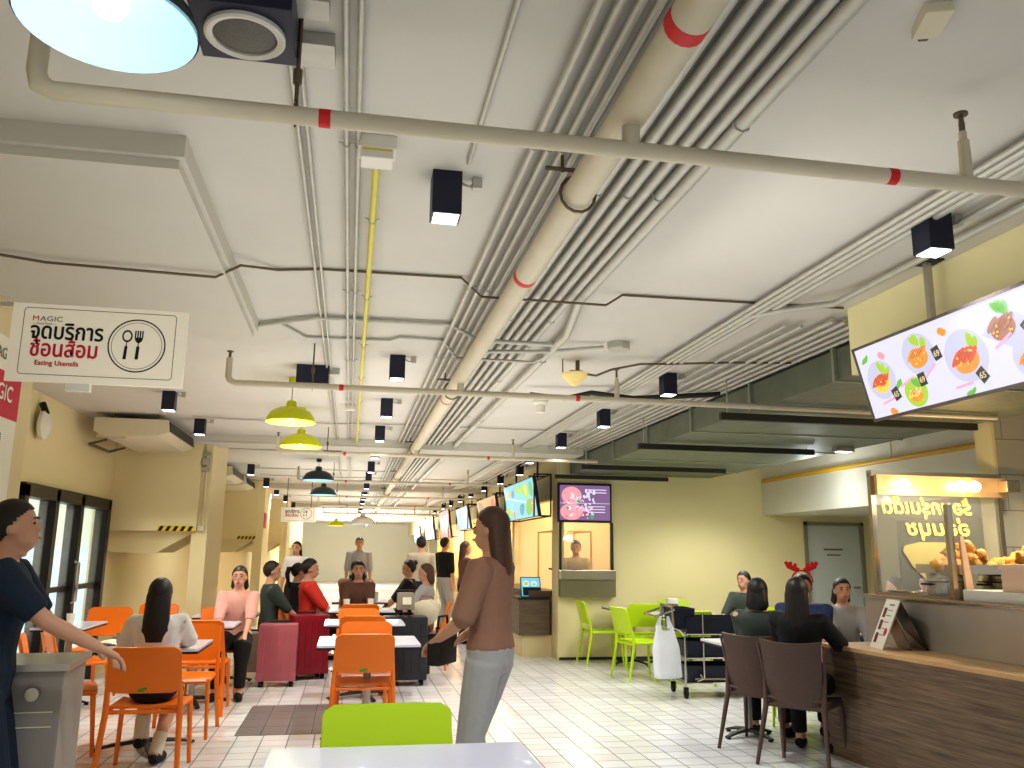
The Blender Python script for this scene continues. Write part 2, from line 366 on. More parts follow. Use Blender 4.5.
# ================================================================== CEILING SERVICES
_clips = {}
def clip_mesh(r):
    if r in _clips: return _clips[r]
    b = MB(); b.tube([(-r-.018, 0, r*.9), (-r*1.1, 0, r*.4), (-r*.8, 0, -r*.8), (0, 0, -r*1.12), (r*.8, 0, -r*.8), (r*1.1, 0, r*.4), (r+.018, 0, r*.9)], .0032, 5)
    o = b.build('pipe_clip', M['conduit']); me = o.data; bpy.data.objects.remove(o); _clips[r] = me; return me
def run(name, label, cat, pts, r, m, group=None, n=8, clips=0, parent=None):
    b = MB().tube(pts, r, n); o = b.build(name, m, parent, ang=60)
    if parent is None: tag(o, label, cat, group)
    if clips:
        for a, bb in zip(pts[:-1], pts[1:]):
            a = Vector(a); bb = Vector(bb); L = (bb-a).length; d = (bb-a).normalized(); k = int(L/clips)
            ang_ = math.atan2(-d.x, d.y)
            for i in range(k):
                p = a + d*(clips*(i+.5))
                if p.y > 13: break
                me_ = clip_mesh(r); c_ = bpy.data.objects.new('pipe_clip', me_); COL.objects.link(c_); c_.parent = o; c_.location = p; c_.rotation_euler = (0, 0, ang_)
    return o
Yend = 43
zc = 2.815
for i, (x, r) in enumerate(((.555, .0135), (.607, .0135), (.657, .0145), (.705, .0145), (.75, .013))):
    run('conduit', 'thin grey ceiling conduit in the bundle between the nearest spotlight and the big cream pipe', 'conduit', [(x, .2, zc), (x, Yend, zc)], r, M['conduit'], 'conduits on the corridor side of the main pipe', clips=1.6 if i < 3 else 0)
for i, x in enumerate((.81, .87, .93, .99, 1.05, 1.115)):
    run('conduit', 'grey ceiling conduit in the tight bundle on the booth side of the big cream pipe', 'conduit', [(x, .2, zc), (x, Yend, zc)], .0205, M['conduit'], 'conduits on the booth side of the main pipe', clips=1.8 if i % 2 else 0)
run('conduit', 'thick grey conduit at the bundle edge that kinks sideways part way along', 'conduit', [(1.17, .2, 2.81), (1.17, 4.25, 2.81), (1.275, 4.95, 2.80), (1.275, Yend, 2.81)], .028, M['conduit'], clips=1.4)
for x, r in ((2.15, .012), (2.19, .018), (2.235, .018), (2.28, .018)):
    run('conduit', 'slim pale conduit in the tight group between the bundle and the stall side', 'conduit', [(x, .2, zc), (x, 30, zc)], r, M['conduit'], 'slim conduits nearer the stalls')
run('conduit', 'pale conduit along the ceiling close beside the stall fascia, bending at its end', 'conduit', [(2.55, .2, zc), (2.55, 3.6, zc), (2.5, 3.95, zc-.03), (2.3, 4.15, zc-.02), (2.2, 4.4, zc), (2.2, 4.5, zc)], .018, M['conduit'], clips=.9)
run('conduit', 'short pale conduit above the big stall menu screen', 'conduit', [(2.42, 2.95, zc), (2.42, 2.0, zc), (2.42, .4, zc)], .012, M['conduit'])
for x in (2.52, 2.62):
    run('conduit', 'thin conduit on the ceiling between the slim group and the air duct', 'conduit', [(x, 4.5, zc), (x, 30, zc)], .012, M['conduit'], 'thin conduits by the air duct')
for x in (2.74, 2.82, 2.90, 2.98, 3.06):
    run('conduit', 'white ceiling conduit running right along the top of the big air duct', 'conduit', [(x, 4.35, zc), (x, YB-.02, zc)], .016, M['conduit'], 'conduits beside the air duct')
for x in (-.075, -.035):
    run('conduit', 'thin conduit in the close pair beside the yellow pipe', 'conduit', [(x, .2, 2.83), (x, Yend, 2.83)], .009, M['conduit'], 'pair of conduits by the yellow pipe', clips=1.7)
for x in (-.235, -.205):
    run('conduit', 'thin conduit in the pair passing above the yellow pendant lamps', 'conduit', [(x, 1.75, 2.835), (x, Yend, 2.835)], .008, M['conduit'], 'pair of conduits above the yellow lamps')
run('conduit', 'thin conduit feeding the nearest black box spotlight', 'conduit', [(.36, .2, 2.84), (.36, 2.82, 2.84)], .009, M['conduit'])
run('yellow_pipe', 'slim bright yellow pipe hanging under the ceiling from a cream box', 'pipe', [(.03, 2.8, 2.80), (.03, 10.9, 2.80)], .013, M['yellow_pipe'], clips=1.1)
# transverse conduits
run('conduit', 'thin dark cable crossing the whole ceiling beyond the nearest sprinkler pipe', 'conduit', [(-1.84, 3.5, 2.71), (-1.6, 3.85, 2.71), (-1.4, 3.93, 2.71), (-.68, 3.98, 2.71), (-.58, 4.05, 2.80), (-.42, 4.2, 2.84), (-.2, 4.14, 2.84), (.5, 4.12, 2.84), (.62, 4.2, 2.77), (1.3, 4.2, 2.77), (1.4, 4.22, 2.84), (2.7, 4.18, 2.84)], .0065, M['rust'])
run('conduit', 'thicker conduit crossing the ceiling beyond the dropped panel', 'conduit', [(-1.8, 5.45, 2.83), (-.65, 5.3, 2.83), (-.25, 5.02, 2.83), (.55, 5.0, 2.83), (.72, 5.0, 2.74), (1.2, 5.0, 2.74)], .014, M['conduit'], clips=.6)
run('conduit', 'thin conduit stepping behind the thicker crossing conduit', 'conduit', [(-.5, 5.2, 2.835), (-.35, 5.55, 2.835), (.2, 5.5, 2.835), (.26, 5.4, 2.835), (.55, 5.42, 2.835), (.66, 5.6, 2.76), (1.2, 5.6, 2.76), (1.3, 5.5, 2.8)], .009, M['conduit'])
run('conduit', 'conduit crossing to the round ceiling box past the bundle', 'conduit', [(.7, 5.35, 2.75), (1.25, 5.35, 2.78), (1.62, 5.3, 2.82)], .013, M['conduit'])
for i, y in enumerate((9.3, 10.55, 12.1, 14.9, 16.3, 19.4, 22.0, 25.0)):
    run('conduit', 'thin conduit crossing the corridor ceiling, %s back from the yellow lamps' % ('first second third fourth fifth sixth seventh eighth'.split()[i]), 'conduit', [(-1.7, y, 2.73 if i == 1 else 2.83), (.66, y+.02, 2.73 if i == 1 else 2.83)] if i % 2 else [(-1.7, y, 2.83), (-.3, y+.1, 2.83), (.3, y, 2.83), (2.6, y, 2.83)], .01, M['conduit'])
run('flexible_conduit', 'black flexible conduit snaking across the ceiling beyond the cone lamp', 'conduit', [(1.45, 6.9, 2.78), (1.75, 6.85, 2.75), (1.95, 6.75, 2.79), (2.3, 6.7, 2.75), (2.6, 6.6, 2.76), (3.0, 6.5, 2.78)], .022, M['bar'])
run('flexible_cable', 'thin cable looping from the cone lamp to the slim conduits', 'cable', [(1.62, 5.8, 2.74), (1.7, 5.75, 2.72), (1.8, 5.7, 2.76), (2.0, 5.65, 2.80), (2.2, 5.6, 2.80), (2.6, 5.5, 2.81), (3.1, 5.4, 2.81)], .008, M['rust'])
# big main pipe
mp = root('main_pipe', (0, 0, 0), 'big cream sprinkler main pipe with red tape bands running away down the ceiling', 'pipe')
MB().tube([(.715, .1, 2.665), (.715, Yend, 2.665)], .052, 18).build('pipe_run', M['pipe'], mp)
for y in (1.62, 3.48, 6.6, 10.5, 14.4): MB().tube([(.715, y, 2.665), (.715, y+.045, 2.665)], .0535, 18).build('tape_band', M['red_tape'], mp)
for y in (2.62, 6.3, 10.1, 13.9, 17.8):
    b = MB(); b.tube([(.66, y, 2.85), (.66, y, 2.74)], .006, 6); b.tube([(.715+.062*math.cos(t), y, 2.665+.066*math.sin(t)) for t in [PI*2*i/14 for i in range(15)]], .006, 5); b.tube([(.60, y, 2.75), (.72, y, 2.75)], .008, 5)
    b.build('hanger', M['rust'], mp)
# branch pipes across
def sprinkler(b, x, y, z0=2.55, z1=2.76):
    b.tube([(x, y, z0), (x, y, z1-.06), (x, y, z1-.055), (x, y, z1-.04), (x, y, z1-.035), (x, y, z1-.01)], [.019, .017, .012, .012, .008, .008], 10)
    b.tube([(x, y, z1-.01), (x, y, z1+.022)], .005, 8)
    b.tube([(x, y, z1+.02), (x, y, z1+.026)], .02, 12)
ordn = ['nearest', 'second', 'third', 'fourth', 'fifth', 'sixth', 'seventh']
for i, (y, xl, xr) in enumerate(((2.06, -.81, 2.45), (5.77, -.85, 5.0), (9.8, -.85, 2.9), (13.75, -.85, 2.4), (17.6, -.8, 2.6), (21.4, -.8, 2.6), (25.3, -.8, 2.6))):
    p = root('branch_pipe', (0, 0, 0), '%s cream sprinkler pipe crossing the ceiling, counted from the camera' % ordn[i], 'pipe')
    r = .0235 if i == 0 else .021
    if i == 0: pts = [(xl, y, 2.84), (xl, y, 2.60), (xl+.01, y, 2.565), (xl+.045, y, 2.55), (xr, y, 2.55)]
    else: pts = [(xl, y, 2.72), (xl, y, 2.59), (xl+.012, y, 2.565), (xl+.04, y, 2.55), (xr, y, 2.55)]
    MB().tube(pts, r, 14).build('pipe_run', M['pipe'], p)
    MB().tube([(.715, y, 2.66), (.715, y, 2.55)], r*1.1, 12).build('tee_joint', M['pipe'], p)
    for xt in ((-.13, 1.5) if i == 0 else (-.12, 1.55)): MB().tube([(xt, y, 2.55), (xt+.03, y, 2.55)], r*1.04, 14).build('tape_band', M['red_tape'], p)
    for xs_ in ((1.77,) if i == 0 else (1.86,) if i else ()):
        b = MB(); b.tube([(xs_, y, 2.55), (xs_, y, 2.69), (xs_, y, 2.695), (xs_, y, 2.72)], [.019, .017, .012, .012], 10); b.build('riser', M['pipe'], p)
        b = MB(); b.tube([(xs_, y, 2.72), (xs_, y, 2.745), (xs_, y, 2.775)], [.009, .009, .006], 8); b.tube([(xs_, y, 2.775), (xs_, y, 2.782)], .021, 12); b.build('sprinkler_head', M['rust'], p)
    b = MB()
    if i: b.tube([(xl, y, 2.72), (xl, y, 2.76)], .009, 8); b.tube([(xl, y, 2.76), (xl, y, 2.766)], .022, 10); b.build('sprinkler_head', M['rust'], p)
    else: b.bm.free()
    hb = MB(); hx = -.19 if i == 0 else -.3
    hb.tube([(hx, y, 2.85), (hx, y, 2.59)], .006, 6); hb.tube([(hx, y, 2.68), (hx, y, 2.64)], .012, 8); hb.tube([(hx, y-.0, 2.55+.036*1), (hx+.0, y+.034, 2.55), (hx, y, 2.515), (hx, y-.034, 2.55), (hx, y, 2.586)], .006, 6)
    hb.build('hanger', M['rust'], p)
# box spotlights
def make_spot(lab):
    s = root('box_spotlight', (0, 0, 0), lab, 'spotlight', 'black box ceiling spotlights')
    b = MB(); b.box(-.055, .055, -.055, .055, -.17, 0, bev=.002); hs = b.build('housing', M['navy'], s, smooth=False)
    b = MB(); b.box(-.046, .046, -.046, .046, -.174, -.1705); b.build('lens', M['lamp_white'], hs, smooth=False)
    b = MB(); b.tube([(.055, 0, -.02), (.075, .0, -.03), (.09, 0, -.035), (.11, 0, -.02)], .005, 6); b.box(.10, .135, -.02, .02, -.045, 0); b.build('junction_box', M['conduit'], s)
    return s
sp = None
rows = [('middle row over the tables', .28, (2.9, 6.03, 7.82, 9.58, 11.4, 13.5, 15.3, 17.1, 18.9, 20.7, 22.5, 24.3, 26.5, 29)),
        ('row by the stalls', 2.40, (2.88, 6.14, 7.88, 9.6, 11.4)),
        ('row by the booths', 2.62, (13.2, 15.0, 16.9, 18.8, 20.7, 22.6, 24.5, 27)),
        ('row by the cream wall', -1.66, (7.93, 9.56, 14.5, 17.2, 19.6, 22.4, 25.5))]
nm = 'first second third fourth fifth sixth seventh eighth ninth tenth eleventh twelfth thirteenth fourteenth'.split()
for rn, x, ys in rows:
    for k, y in enumerate(ys):
        lab = 'black box ceiling spotlight, %s from the camera in the %s' % (nm[k], rn)
        if sp is None: sp = make_spot(lab); o = sp
        else: o = copy_tree(sp); o['label'] = lab
        o.location = (x, y, H_CEIL)
        if k == 0 and y < 3: o.location = (.295, 2.97, H_CEIL) if x < 1 else (2.30, 2.90, H_CEIL)
# pendants
def pendant(loc, r, drop, mo, mi, lab, bulb=M['bulb']):
    p = root('pendant_lamp', loc, lab, 'pendant lamp')
    h = r*.62; z = -drop
    prof = [(r, z), (r*1.0, z+.012), (r*.93, z+h*.35), (r*.78, z+h*.68), (r*.5, z+h*.92), (r*.22, z+h), (r*.2, z+h*1.35), (r*.12, z+h*1.42), (.004, z+h*1.42)]
    sh_ = MB().lathe(prof, 36).build('shade', mo, p, ang=50)
    MB().lathe([(a*.975, b-.004) for a, b in prof[:6]] + [(.004, z+h*.97)], 36).build('reflector', mi, sh_, ang=50)
    MB().ball((0, 0, z+h*.45), r*.2).build('bulb', bulb, sh_)
    b = MB(); b.tube([(0, 0, z+h*1.4), (0, 0, 0)], .005, 6); b.build('cord', M['conduit'], p)
    b = MB(); b.tube([(0, 0, -.05), (0, 0, 0)], r*.17, 16); b.build('ceiling_rose', mo, p)
    return p
pendant((-.545, 1.70, H_CEIL), .18, .33, M['pend_dark'], M['pend_white_in'], 'large round pendant lamp with a pale blue-white inside, closest to the camera')
pendant((-.52, 7.0, H_CEIL), .2, .37, M['pend_yellow'], M['pend_in'], 'bright yellow dome pendant lamp, nearer of the two yellow ones')
pendant((-.52, 8.5, H_CEIL), .2, .39, M['pend_yellow'], M['pend_in'], 'bright yellow dome pendant lamp hanging just behind another yellow one')
pendant((-.52, 13.3, H_CEIL), .24, .33, M['pend_dark'], M['pend_white_in'], 'dark grey dome pendant lamp, first beyond the yellow lamps')
pendant((-.52, 16.0, H_CEIL), .24, .38, M['pend_dark'], M['pend_white_in'], 'dark grey dome pendant lamp hanging behind another grey one')
pendant((-.45, 27.5, H_CEIL), .25, .6, M['pend_yellow'], M['pend_in'], 'small distant yellow pendant lamp far down the hall')
pendant((.35, 25.5, H_CEIL), .36, .6, M['white_plastic'], M['pend_white_in'], 'distant white pendant lamp far down the hall')
# speakers
def speaker(loc, lab, s=1.):
    p = root('ceiling_speaker', loc, lab, 'speaker')
    MB().box(-.12, .12, -.12, .12, -.14, 0, bev=.004).build('cabinet', M['navy'], p, smooth=False)
    rg = MB().lathe([(.098, -.14), (.098, -.15), (.092, -.154), (.078, -.15), (.078, -.141)], 32).build('ring', M['white_plastic'], p)
    MB().lathe([(.079, -.1405), (.07, -.146), (.001, -.149)], 32).build('grille', mat('speaker_mesh', srgb(120, 116, 108), .7, var=.3, scale=200), rg)
    MB().box(.12, .2, -.04, .04, -.05, 0).build('bracket', M['conduit'], p, smooth=False)
    return p
speaker((-.315, 1.975, H_CEIL), 'black ceiling speaker with a white ring beside the nearest pendant lamp')
speaker((-.34, 6.58, H_CEIL), 'black ceiling speaker with a white ring in front of the yellow pendants')
speaker((-.28, 11.3, H_CEIL), 'black ceiling speaker beyond the yellow pendants')
# other ceiling fittings
o = root('junction_box', (-.15, 2.2, H_CEIL), 'pale metal junction box on the ceiling just behind the nearest speaker', 'junction box')
MB().box(-.055, .045, -.06, .06, -.04, 0, bev=.003).build('case', M['conduit'], o, smooth=False)
o = root('battery_box', (.03, 2.74, H_CEIL), 'cream box on the ceiling at the start of the yellow pipe', 'ceiling box')
b = MB(); b.box(-.065, .065, -.05, .05, -.05, 0, bev=.006); b.box(-.055, .055, -.045, .045, -.085, -.05, bev=.006); b.build('case', M['white_plastic'], o, smooth=False)
MB().box(-.05, .05, -.046, .046, -.058, -.05).build('seam_strip', M['yellow_pipe'], o, smooth=False)
o = root('ceiling_fitting', (1.44, 1.74, H_CEIL), 'small flat grey ceiling fitting alone on the bare ceiling', 'ceiling box', rz=R(-20))
MB().box(-.035, .035, -.06, .06, -.03, 0, bev=.004).build('case', M['ac'], o, smooth=False); MB().box(-.012, .012, .06, .085, -.02, 0).build('clip', M['rust'], o, smooth=False)
o = root('round_box', (1.72, 5.28, H_CEIL), 'round grey ceiling box at the end of a crossing conduit', 'junction box')
MB().lathe([(.001, -.05), (.075, -.05), (.08, -.04), (.08, 0), (.001, 0)], 8).build('case', M['conduit'], o, ang=20)
o = root('cone_lamp', (1.56, 5.83, H_CEIL), 'cream cone shaped lamp hung under the ceiling beyond the bundle', 'lamp')
MB().lathe([(.001, -.2), (.03, -.19), (.09, -.13), (.1, -.115), (.1, -.105), (.02, -.1), (.001, -.1)], 28).build('shade', mat('cream_lamp', srgb(232, 210, 140), .5, emit=srgb(232, 205, 130), es=.25), o)
b = MB(); b.tube([(-.09, 0, -.11), (-.09, 0, 0)], .005, 6); b.tube([(.03, .03, -.105), (.03, .03, 0)], .016, 8); b.box(-.04, .05, -.03, .03, -.115, -.085); b.build('bracket', M['rust'], o)
o = root('smoke_detector', (1.68, 7.5, H_CEIL), 'small cream detector hanging beyond the cone lamp', 'detector')
MB().lathe([(.001, -.12), (.04, -.12), (.045, -.05), (.07, -.03), (.07, 0)], 16).build('case', M['white_plastic'], o)
o = root('smoke_detector', (-.06, 8.2, H_CEIL), 'small white detector on the twin conduits beside the yellow pendants', 'detector')
b = MB(); b.box(-.05, .05, -.03, .03, -.06, 0, bev=.01); b.build('case', M['white_plastic'], o)
# air conditioners
def ac(loc, lab):
    p = root('air_conditioner', loc, lab, 'air conditioner')
    f = lambda u, v, w: Vector((u, w, v))
    MB().prism([(0, -.06), (.72, -.06), (.74, -.19), (.62, -.235), (.1, -.255), (0, -.2)], (0, 1.5), f).build('casing', M['ac'], p, smooth=False)
    MB().prism([(.715, -.072), (.737, -.18), (.748, -.18), (.73, -.072)], (.06, 1.44), f).build('outlet_louvre', M['black'], p, smooth=False)
    b = MB(); b.box(.02, .3, .06, .08, -.262, -.225); b.box(.3, .6, .3, 1.2, -.232, -.228); b.build('intake_panel', mat('ac_panel', srgb(196, 186, 156), .6), p, smooth=False)
    b = MB()
    for yy in (.1, 1.4): b.tube([(.15, yy, -.08), (.15, yy, 0)], .008, 6); b.tube([(.6, yy, -.08), (.6, yy, 0)], .008, 6)
    b.build('hanger', M['rust'], p)
    MB().tube([(.05, .35, -.25), (-.12, .35, -.3), (-.12, 1.1, -.3), (.05, 1.1, -.25)], .012, 6).build('drain_pipe', M['rust'], p)
    return p
ac((-2.66, 9.28, H_CEIL), 'big cream ceiling air conditioner in front of the first cream bulkhead')
ac((-2.66, 14.3, H_CEIL), 'cream ceiling air conditioner just past the first bulkhead')
ac((-2.66, 16.2, H_CEIL), 'cream ceiling air conditioner in front of the second bulkhead')
# duct
du = root('air_duct', (0, 0, 0), 'huge green-grey galvanised air duct under the ceiling beside the stalls', 'air duct')
DX0, DX1, DY0, DY1 = 3.09, 5.25, 4.3, 11.85
def duct_bottom(x): return 2.56
b = MB(); b.box(DX0, DX1, DY0, DY1, 2.585, 2.79); b.build('duct_body', M['duct'], du, smooth=False)
for y in (4.9, 6.1, 7.3, 8.5, 9.7, 10.9): 
    b = MB(); b.box(DX0-.025, DX1+.01, y, y+.025, 2.575, 2.80); b.build('flange', M['flange'], du, smooth=False)
for y, x1 in ((6.1, 5.1), (8.05, 4.75), (10.2, 4.75), (11.6, 4.5)):
    o = root('support_channel', (0, 0, 0), 'dark steel channel slung under the air duct, %s from the camera' % {6.1: 'first', 8.05: 'second', 10.2: 'third', 11.6: 'fourth'}[y], 'duct support')
    b = MB(); b.box(2.82, x1, y, y+.045, 2.50, 2.555); b.build('channel', M['bar'], o, smooth=False)
    MB().tube([(2.88, y+.02, 2.52), (2.88, y+.02, 2.85)], .006, 6).build('threaded_rod', M['conduit'], o); MB().tube([(x1-.08, y+.02, 2.52), (x1-.08, y+.02, 2.59)], .006, 6).build('threaded_rod', M['conduit'], o)
o = root('ceiling_lamp', (5.05, 8.0, 2.585), 'small lit lamp under the air duct beside the wall', 'lamp')
MB().box(-.1, .1, -.05, .05, -.05, .02).build('housing', M['steel_dull'], o, smooth=False); MB().box(-.07, .07, -.035, .035, -.055, -.05).build('lens', M['lamp_white'], o, smooth=False)
run('gas_pipe', 'ochre yellow pipe along the pale bulkhead of the side wall', 'pipe', [(6.03, 6.9, 2.55), (6.03, 11.7, 2.55)], .03, M['gold_pipe'], n=12)
run('pipe_hanger', 'thin rod holding the ochre pipe under the duct', 'hanger', [(6.03, 8.6, 2.57), (6.03, 8.6, H_CEIL)], .007, M['conduit'], n=6)
# ================================================================== SIGNS
def utensil_sign(loc, w, h, lab, detail=True):
    s = root('hanging_sign', loc, lab, 'sign')
    MB().box(0, w, 0, .012, 0, h).build('board', M['sign'], s, smooth=False)
    F = Face((loc[0], loc[1], loc[2]), (1, 0, 0), (0, 0, 1)); k = w/.6
    def ring(poly, t):
        n = len(poly); out = []
        cx = sum(p[0] for p in poly)/n; cy = sum(p[1] for p in poly)/n
        return [[poly[i], poly[(i+1) % n], (poly[(i+1) % n][0]+(cx-poly[(i+1) % n][0])*t, poly[(i+1) % n][1]+(cy-poly[(i+1) % n][1])*t), (poly[i][0]+(cx-poly[i][0])*t, poly[i][1]+(cy-poly[i][1])*t)] for i in range(n)]
    b = MB()
    L = lambda poly: [(loc[0]+u, loc[1], loc[2]+v) for u, v in poly]
    f3 = lambda u, v, ww: Vector((u*k, -ww, v*k))
    rr = [(u+.3, v+.15) for u, v in rrect(.52, .245, .012)]
    for i in range(len(rr)):
        a, c = Vector((*rr[i], 0)), Vector((*rr[(i+1) % len(rr)], 0)); 
        if (c-a).length < 1e-6: continue
        n_ = Vector((-(c-a).y, (c-a).x, 0)).normalized()*.0009
        b.prism([tuple((a-n_)[:2]), tuple((c-n_)[:2]), tuple((c+n_)[:2]), tuple((a+n_)[:2])], (.0005, .001), f3)
    for q in ring(circ(.43, .15, .1, n=40), .045): b.prism(q, (.0005, .0012), f3)
    # spoon and fork
    for q in ring(circ(.395, .185, .018, .023, n=20), .28): b.prism(q, (.0005, .0014), f3)
    b.prism([(.3935, .165), (.3965, .165), (.3955, .145), (.3925, .145)], (.0005, .0014), f3)
    b.prism([(.389, .147), (.3985, .147), (.3965, .098), (.3855, .098)], (.0005, .0016), f3)
    for i in range(4): x = .4205+i*.0082; b.prism([(x, .18), (x+.0045, .18), (x+.0045, .207), (x, .207)], (.0005, .0014), f3)
    b.prism([(.4205, .181), (.4496, .181), (.446, .168), (.437, .16), (.433, .16), (.424, .168)], (.0005, .0014), f3)
    b.prism([(.4335, .163), (.4365, .163), (.436, .147), (.433, .147)], (.0005, .0014), f3)
    b.prism([(.4295, .148), (.440, .148), (.438, .099), (.427, .099)], (.0005, .0016), f3)
    b.build('printed_emblem', M['ink'], s, smooth=False)
    b = MB()
    for q in ring(circ(.43, .15, .088, n=40), .02): b.prism(q, (.0005, .0009), f3)
    b.build('inner_circle', M['ink_grey'], s, smooth=False)
    W = .0015
    F.text('service_text', 'จุดบริการ', .066*k, .160*k, .083*k, M['ink'], s, w=W, xs=.80, bold=.0014*k)
    F.text('spoon_fork_text', 'ช้อนส้อม', .070*k, .095*k, .083*k, M['ink_red'], s, w=W, xs=.80, bold=.0014*k)
    if detail:
        F.text('english_text', 'Eating Utensils', .092*k, .062*k, .025*k, M['ink_red'], s, w=W, bold=.0005)
        F.text('brand_text', 'M', .068*k, .225*k, .026*k, M['ink_red'], s, w=W, xs=1.2); F.text('brand_text', 'AGIC', .094*k, .225*k, .026*k, M['ink_grey'], s, w=W, xs=1.25)
        F.text('brand_text', '— Food Point —', .07*k, .211*k, .0115*k, M['ink_grey'], s, w=W)
    return s
s = utensil_sign((-1.345, 3.5, 2.085), .655, .315, 'large white hanging sign with Thai lettering and spoon and fork, near the pillar')
b = MB(); b.box(-.5, .3, .013, .03, .305, .318); b.build('bracket', M['conduit'], s, smooth=False)
b = MB(); b.box(.22, .31, .0, .03, -.03, 0.0); b.build('bracket', M['white_plastic'], s, smooth=False)
s = utensil_sign((-1.33, 17.0, 2.0), .66, .28, 'small distant white hanging sign with spoon and fork circle far down the hall', detail=False)
MB().tube([(.1, 0.005, .28), (.1, 0.005, .85)], .006, 5).build('hanging_wire', M['black'], s); MB().tube([(.56, 0.005, .28), (.56, 0.005, .85)], .006, 5).build('hanging_wire', M['black'], s)
# poster on the near pillar
po = root('wall_poster', (-1.848, 4.25, 1.0), 'white poster with a crimson band and Thai notice text on the near pillar', 'poster')
MB().box(0, .006, 0, .78, 0, 1.55).build('sheet', M['paper'], po, smooth=False)
MB().box(.006, .008, 0, .78, 1.13, 1.37).build('crimson_band', M['ink_red'], po, smooth=False)
F = Face((-1.84, 4.25, 1.0), (0, 1, 0), (0, 0, 1))
F.text('brand_text', 'MAGIC', .34, 1.43, .085, M['ink_grey'], po, xs=1.1)
F.text('band_text', 'MAGIC', .30, 1.22, .12, M['paper'], po, bold=.002)
for i, t in enumerate(('ข้อปฏิบัติในการใช้', 'บริการศูนย์อาหาร', 'กรุณาเก็บภาชนะ', 'ทุกครั้งหลังทาน', 'โปรดรักษา', 'ความสะอาด')):
    F.text('notice_text', t, .22, 1.0-.13*i, .055, M['ink'], po)
# camera on wall + hazard strip
o = root('wall_fan', (XL+.02, 8.25, 2.55), 'white wall fitting with a dark bracket high on the cream wall above the glass door', 'wall fan')
MB().lathe([(.001, .0), (.07, .0), (.13, .03), (.13, .06), (.05, .1), (.001, .1)], 20).xf(Matrix.Rotation(R(90), 4, 'Y')).build('fan_cage', M['white_plastic'], o)
b = MB(); b.tube([(.06, -.02, .1), (.01, 0, .2)], .03, 8); b.build('bracket', M['black'], o)
def hazard(loc, L, lab):
    o = root('hazard_strip', loc, lab, 'warning strip')
    MB().box(0, L, -.012, 0, -.03, .03).build('backing', mat('hazard_yellow', srgb(235, 205, 40), .5), o, smooth=False)
    b = MB(); n = 5; st = L/n
    for i in range(n): b.prism([(i*st, -.03), (i*st+st*.5, -.03), (i*st+st*.5+.03, .03), (i*st+.03, .03)], (0, .002), lambda u, v, w: Vector((min(u, L), -.0125-w, v)))
    b.build('black_stripes', M['black'], o, smooth=False)
hazard((-2.28, 10.9, 1.70), .42, 'black and yellow warning strip on the lower edge of the first cream bulkhead')
hazard((-2.2, 17.7, 1.70), .36, 'black and yellow warning strip on the edge of the second bulkhead')
o = root('conduit_drop', (-1.80, 10.95, 0), 'vertical conduit with a tangle of clamps down the cream column', 'conduit')
b = MB(); b.tube([(0, -.01, 2.84), (.02, -.01, 2.4), (0.02, -.01, 1.72)], .012, 8); b.build('pipe_run', M['ac'], o)
b = MB(); b.box(-.05, .06, -.05, 0, 2.48, 2.56); b.box(-.04, .05, -.05, 0, 2.4, 2.45); b.box(-.02, .06, -.05, 0, 2.6, 2.64); b.build('clamp', M['steel_dull'], o, smooth=False)
b = MB(); b.box(-.02, .05, -.04, 0, 1.68, 1.74); b.build('junction_box', M['ac'], o, smooth=False)
# red notice far wall
o = root('wall_notice', (-1.716, 17.78, 1.9), 'small red notice on the distant column', 'notice'); MB().box(0, .01, 0, .5, 0, .3).build('sheet', M['ink_red'], o, smooth=False)

# ================================================================== SCREENS
def dish(F, par, cx, cy, r, main, garnish, plate='s_plate', seed=0, w0=.002, bed='s_yellow', veg=1.25):
    rnd = random.Random(seed)
    k = r
    if plate: F.flat('plate_picture', [circ(cx, cy, r*1.25, r*1.15, 28)], M[plate], par, w=w0)
    F.flat('rice_picture', [circ(cx-.02*k, cy-.25*k, r*.75, r*.5, 20, .2)], M[bed], par, w=w0+.0008)
    g = []
    for i in range(5):
        a = rnd.uniform(.3, 1.4); g.append(circ(cx+r*veg*.62*math.cos(a+i*.12), cy+r*veg*.6*math.sin(a+.1*i), r*.17, r*.36, 10, a-1.2+i*.2))
    F.flat('leaf_picture', g, M[garnish], par, w=w0+.0014)
    g = [circ(cx-r*.55+i*r*.23, cy+rnd.uniform(-.06, .06)*r, r*.15, r*.5, 12, -.9) for i in range(5)]
    F.flat('meat_picture', g, M[main], par, w=w0+.002)
    g = [circ(cx-r*.42+i*r*.22, cy+.05*r, r*.03, r*.38, 8, -.9) for i in range(4)]
    F.flat('sauce_picture', g, M['s_brown'], par, w=w0+.0026)
    F.flat('garnish_picture', [circ(cx+rnd.uniform(-.6, .6)*k, cy+rnd.uniform(-.5, .3)*k, r*.07, r*.05, 8, rnd.uniform(0, 3)) for _ in range(7)], M['s_yellow' if main != 's_yellow' else 's_white'], par, w=w0+.0030)
    F.flat('garnish_picture', [circ(cx+rnd.uniform(-.6, .6)*k, cy+rnd.uniform(-.5, .3)*k, r*.06, r*.03, 8, rnd.uniform(0, 3)) for _ in range(6)], M['s_red' if main != 's_red' else 's_orange'], par, w=w0+.0031)
def tag_price(F, par, u, v, s, txt, ang):
    c, sn = math.cos(ang), math.sin(ang)
    q = [(u+(x*c-y*sn)*s, v+(x*sn+y*c)*s) for x, y in ((-.5, -.6), (.5, -.6), (.5, .6), (-.5, .6))]
    F.flat('price_tag', [q], M['s_dark'], par, w=.0052)
    F.text('price_text', txt, u-s*.36, v-s*.28, s*.75, M['s_gold'], par, w=.0058, bold=.0006)
BL = 1.62
sc_ = root('menu_screen', (2.5, 3.82-BL, 2.13), 'long tilted bright menu screen with rice dishes and price tags above the stall', 'menu screen')
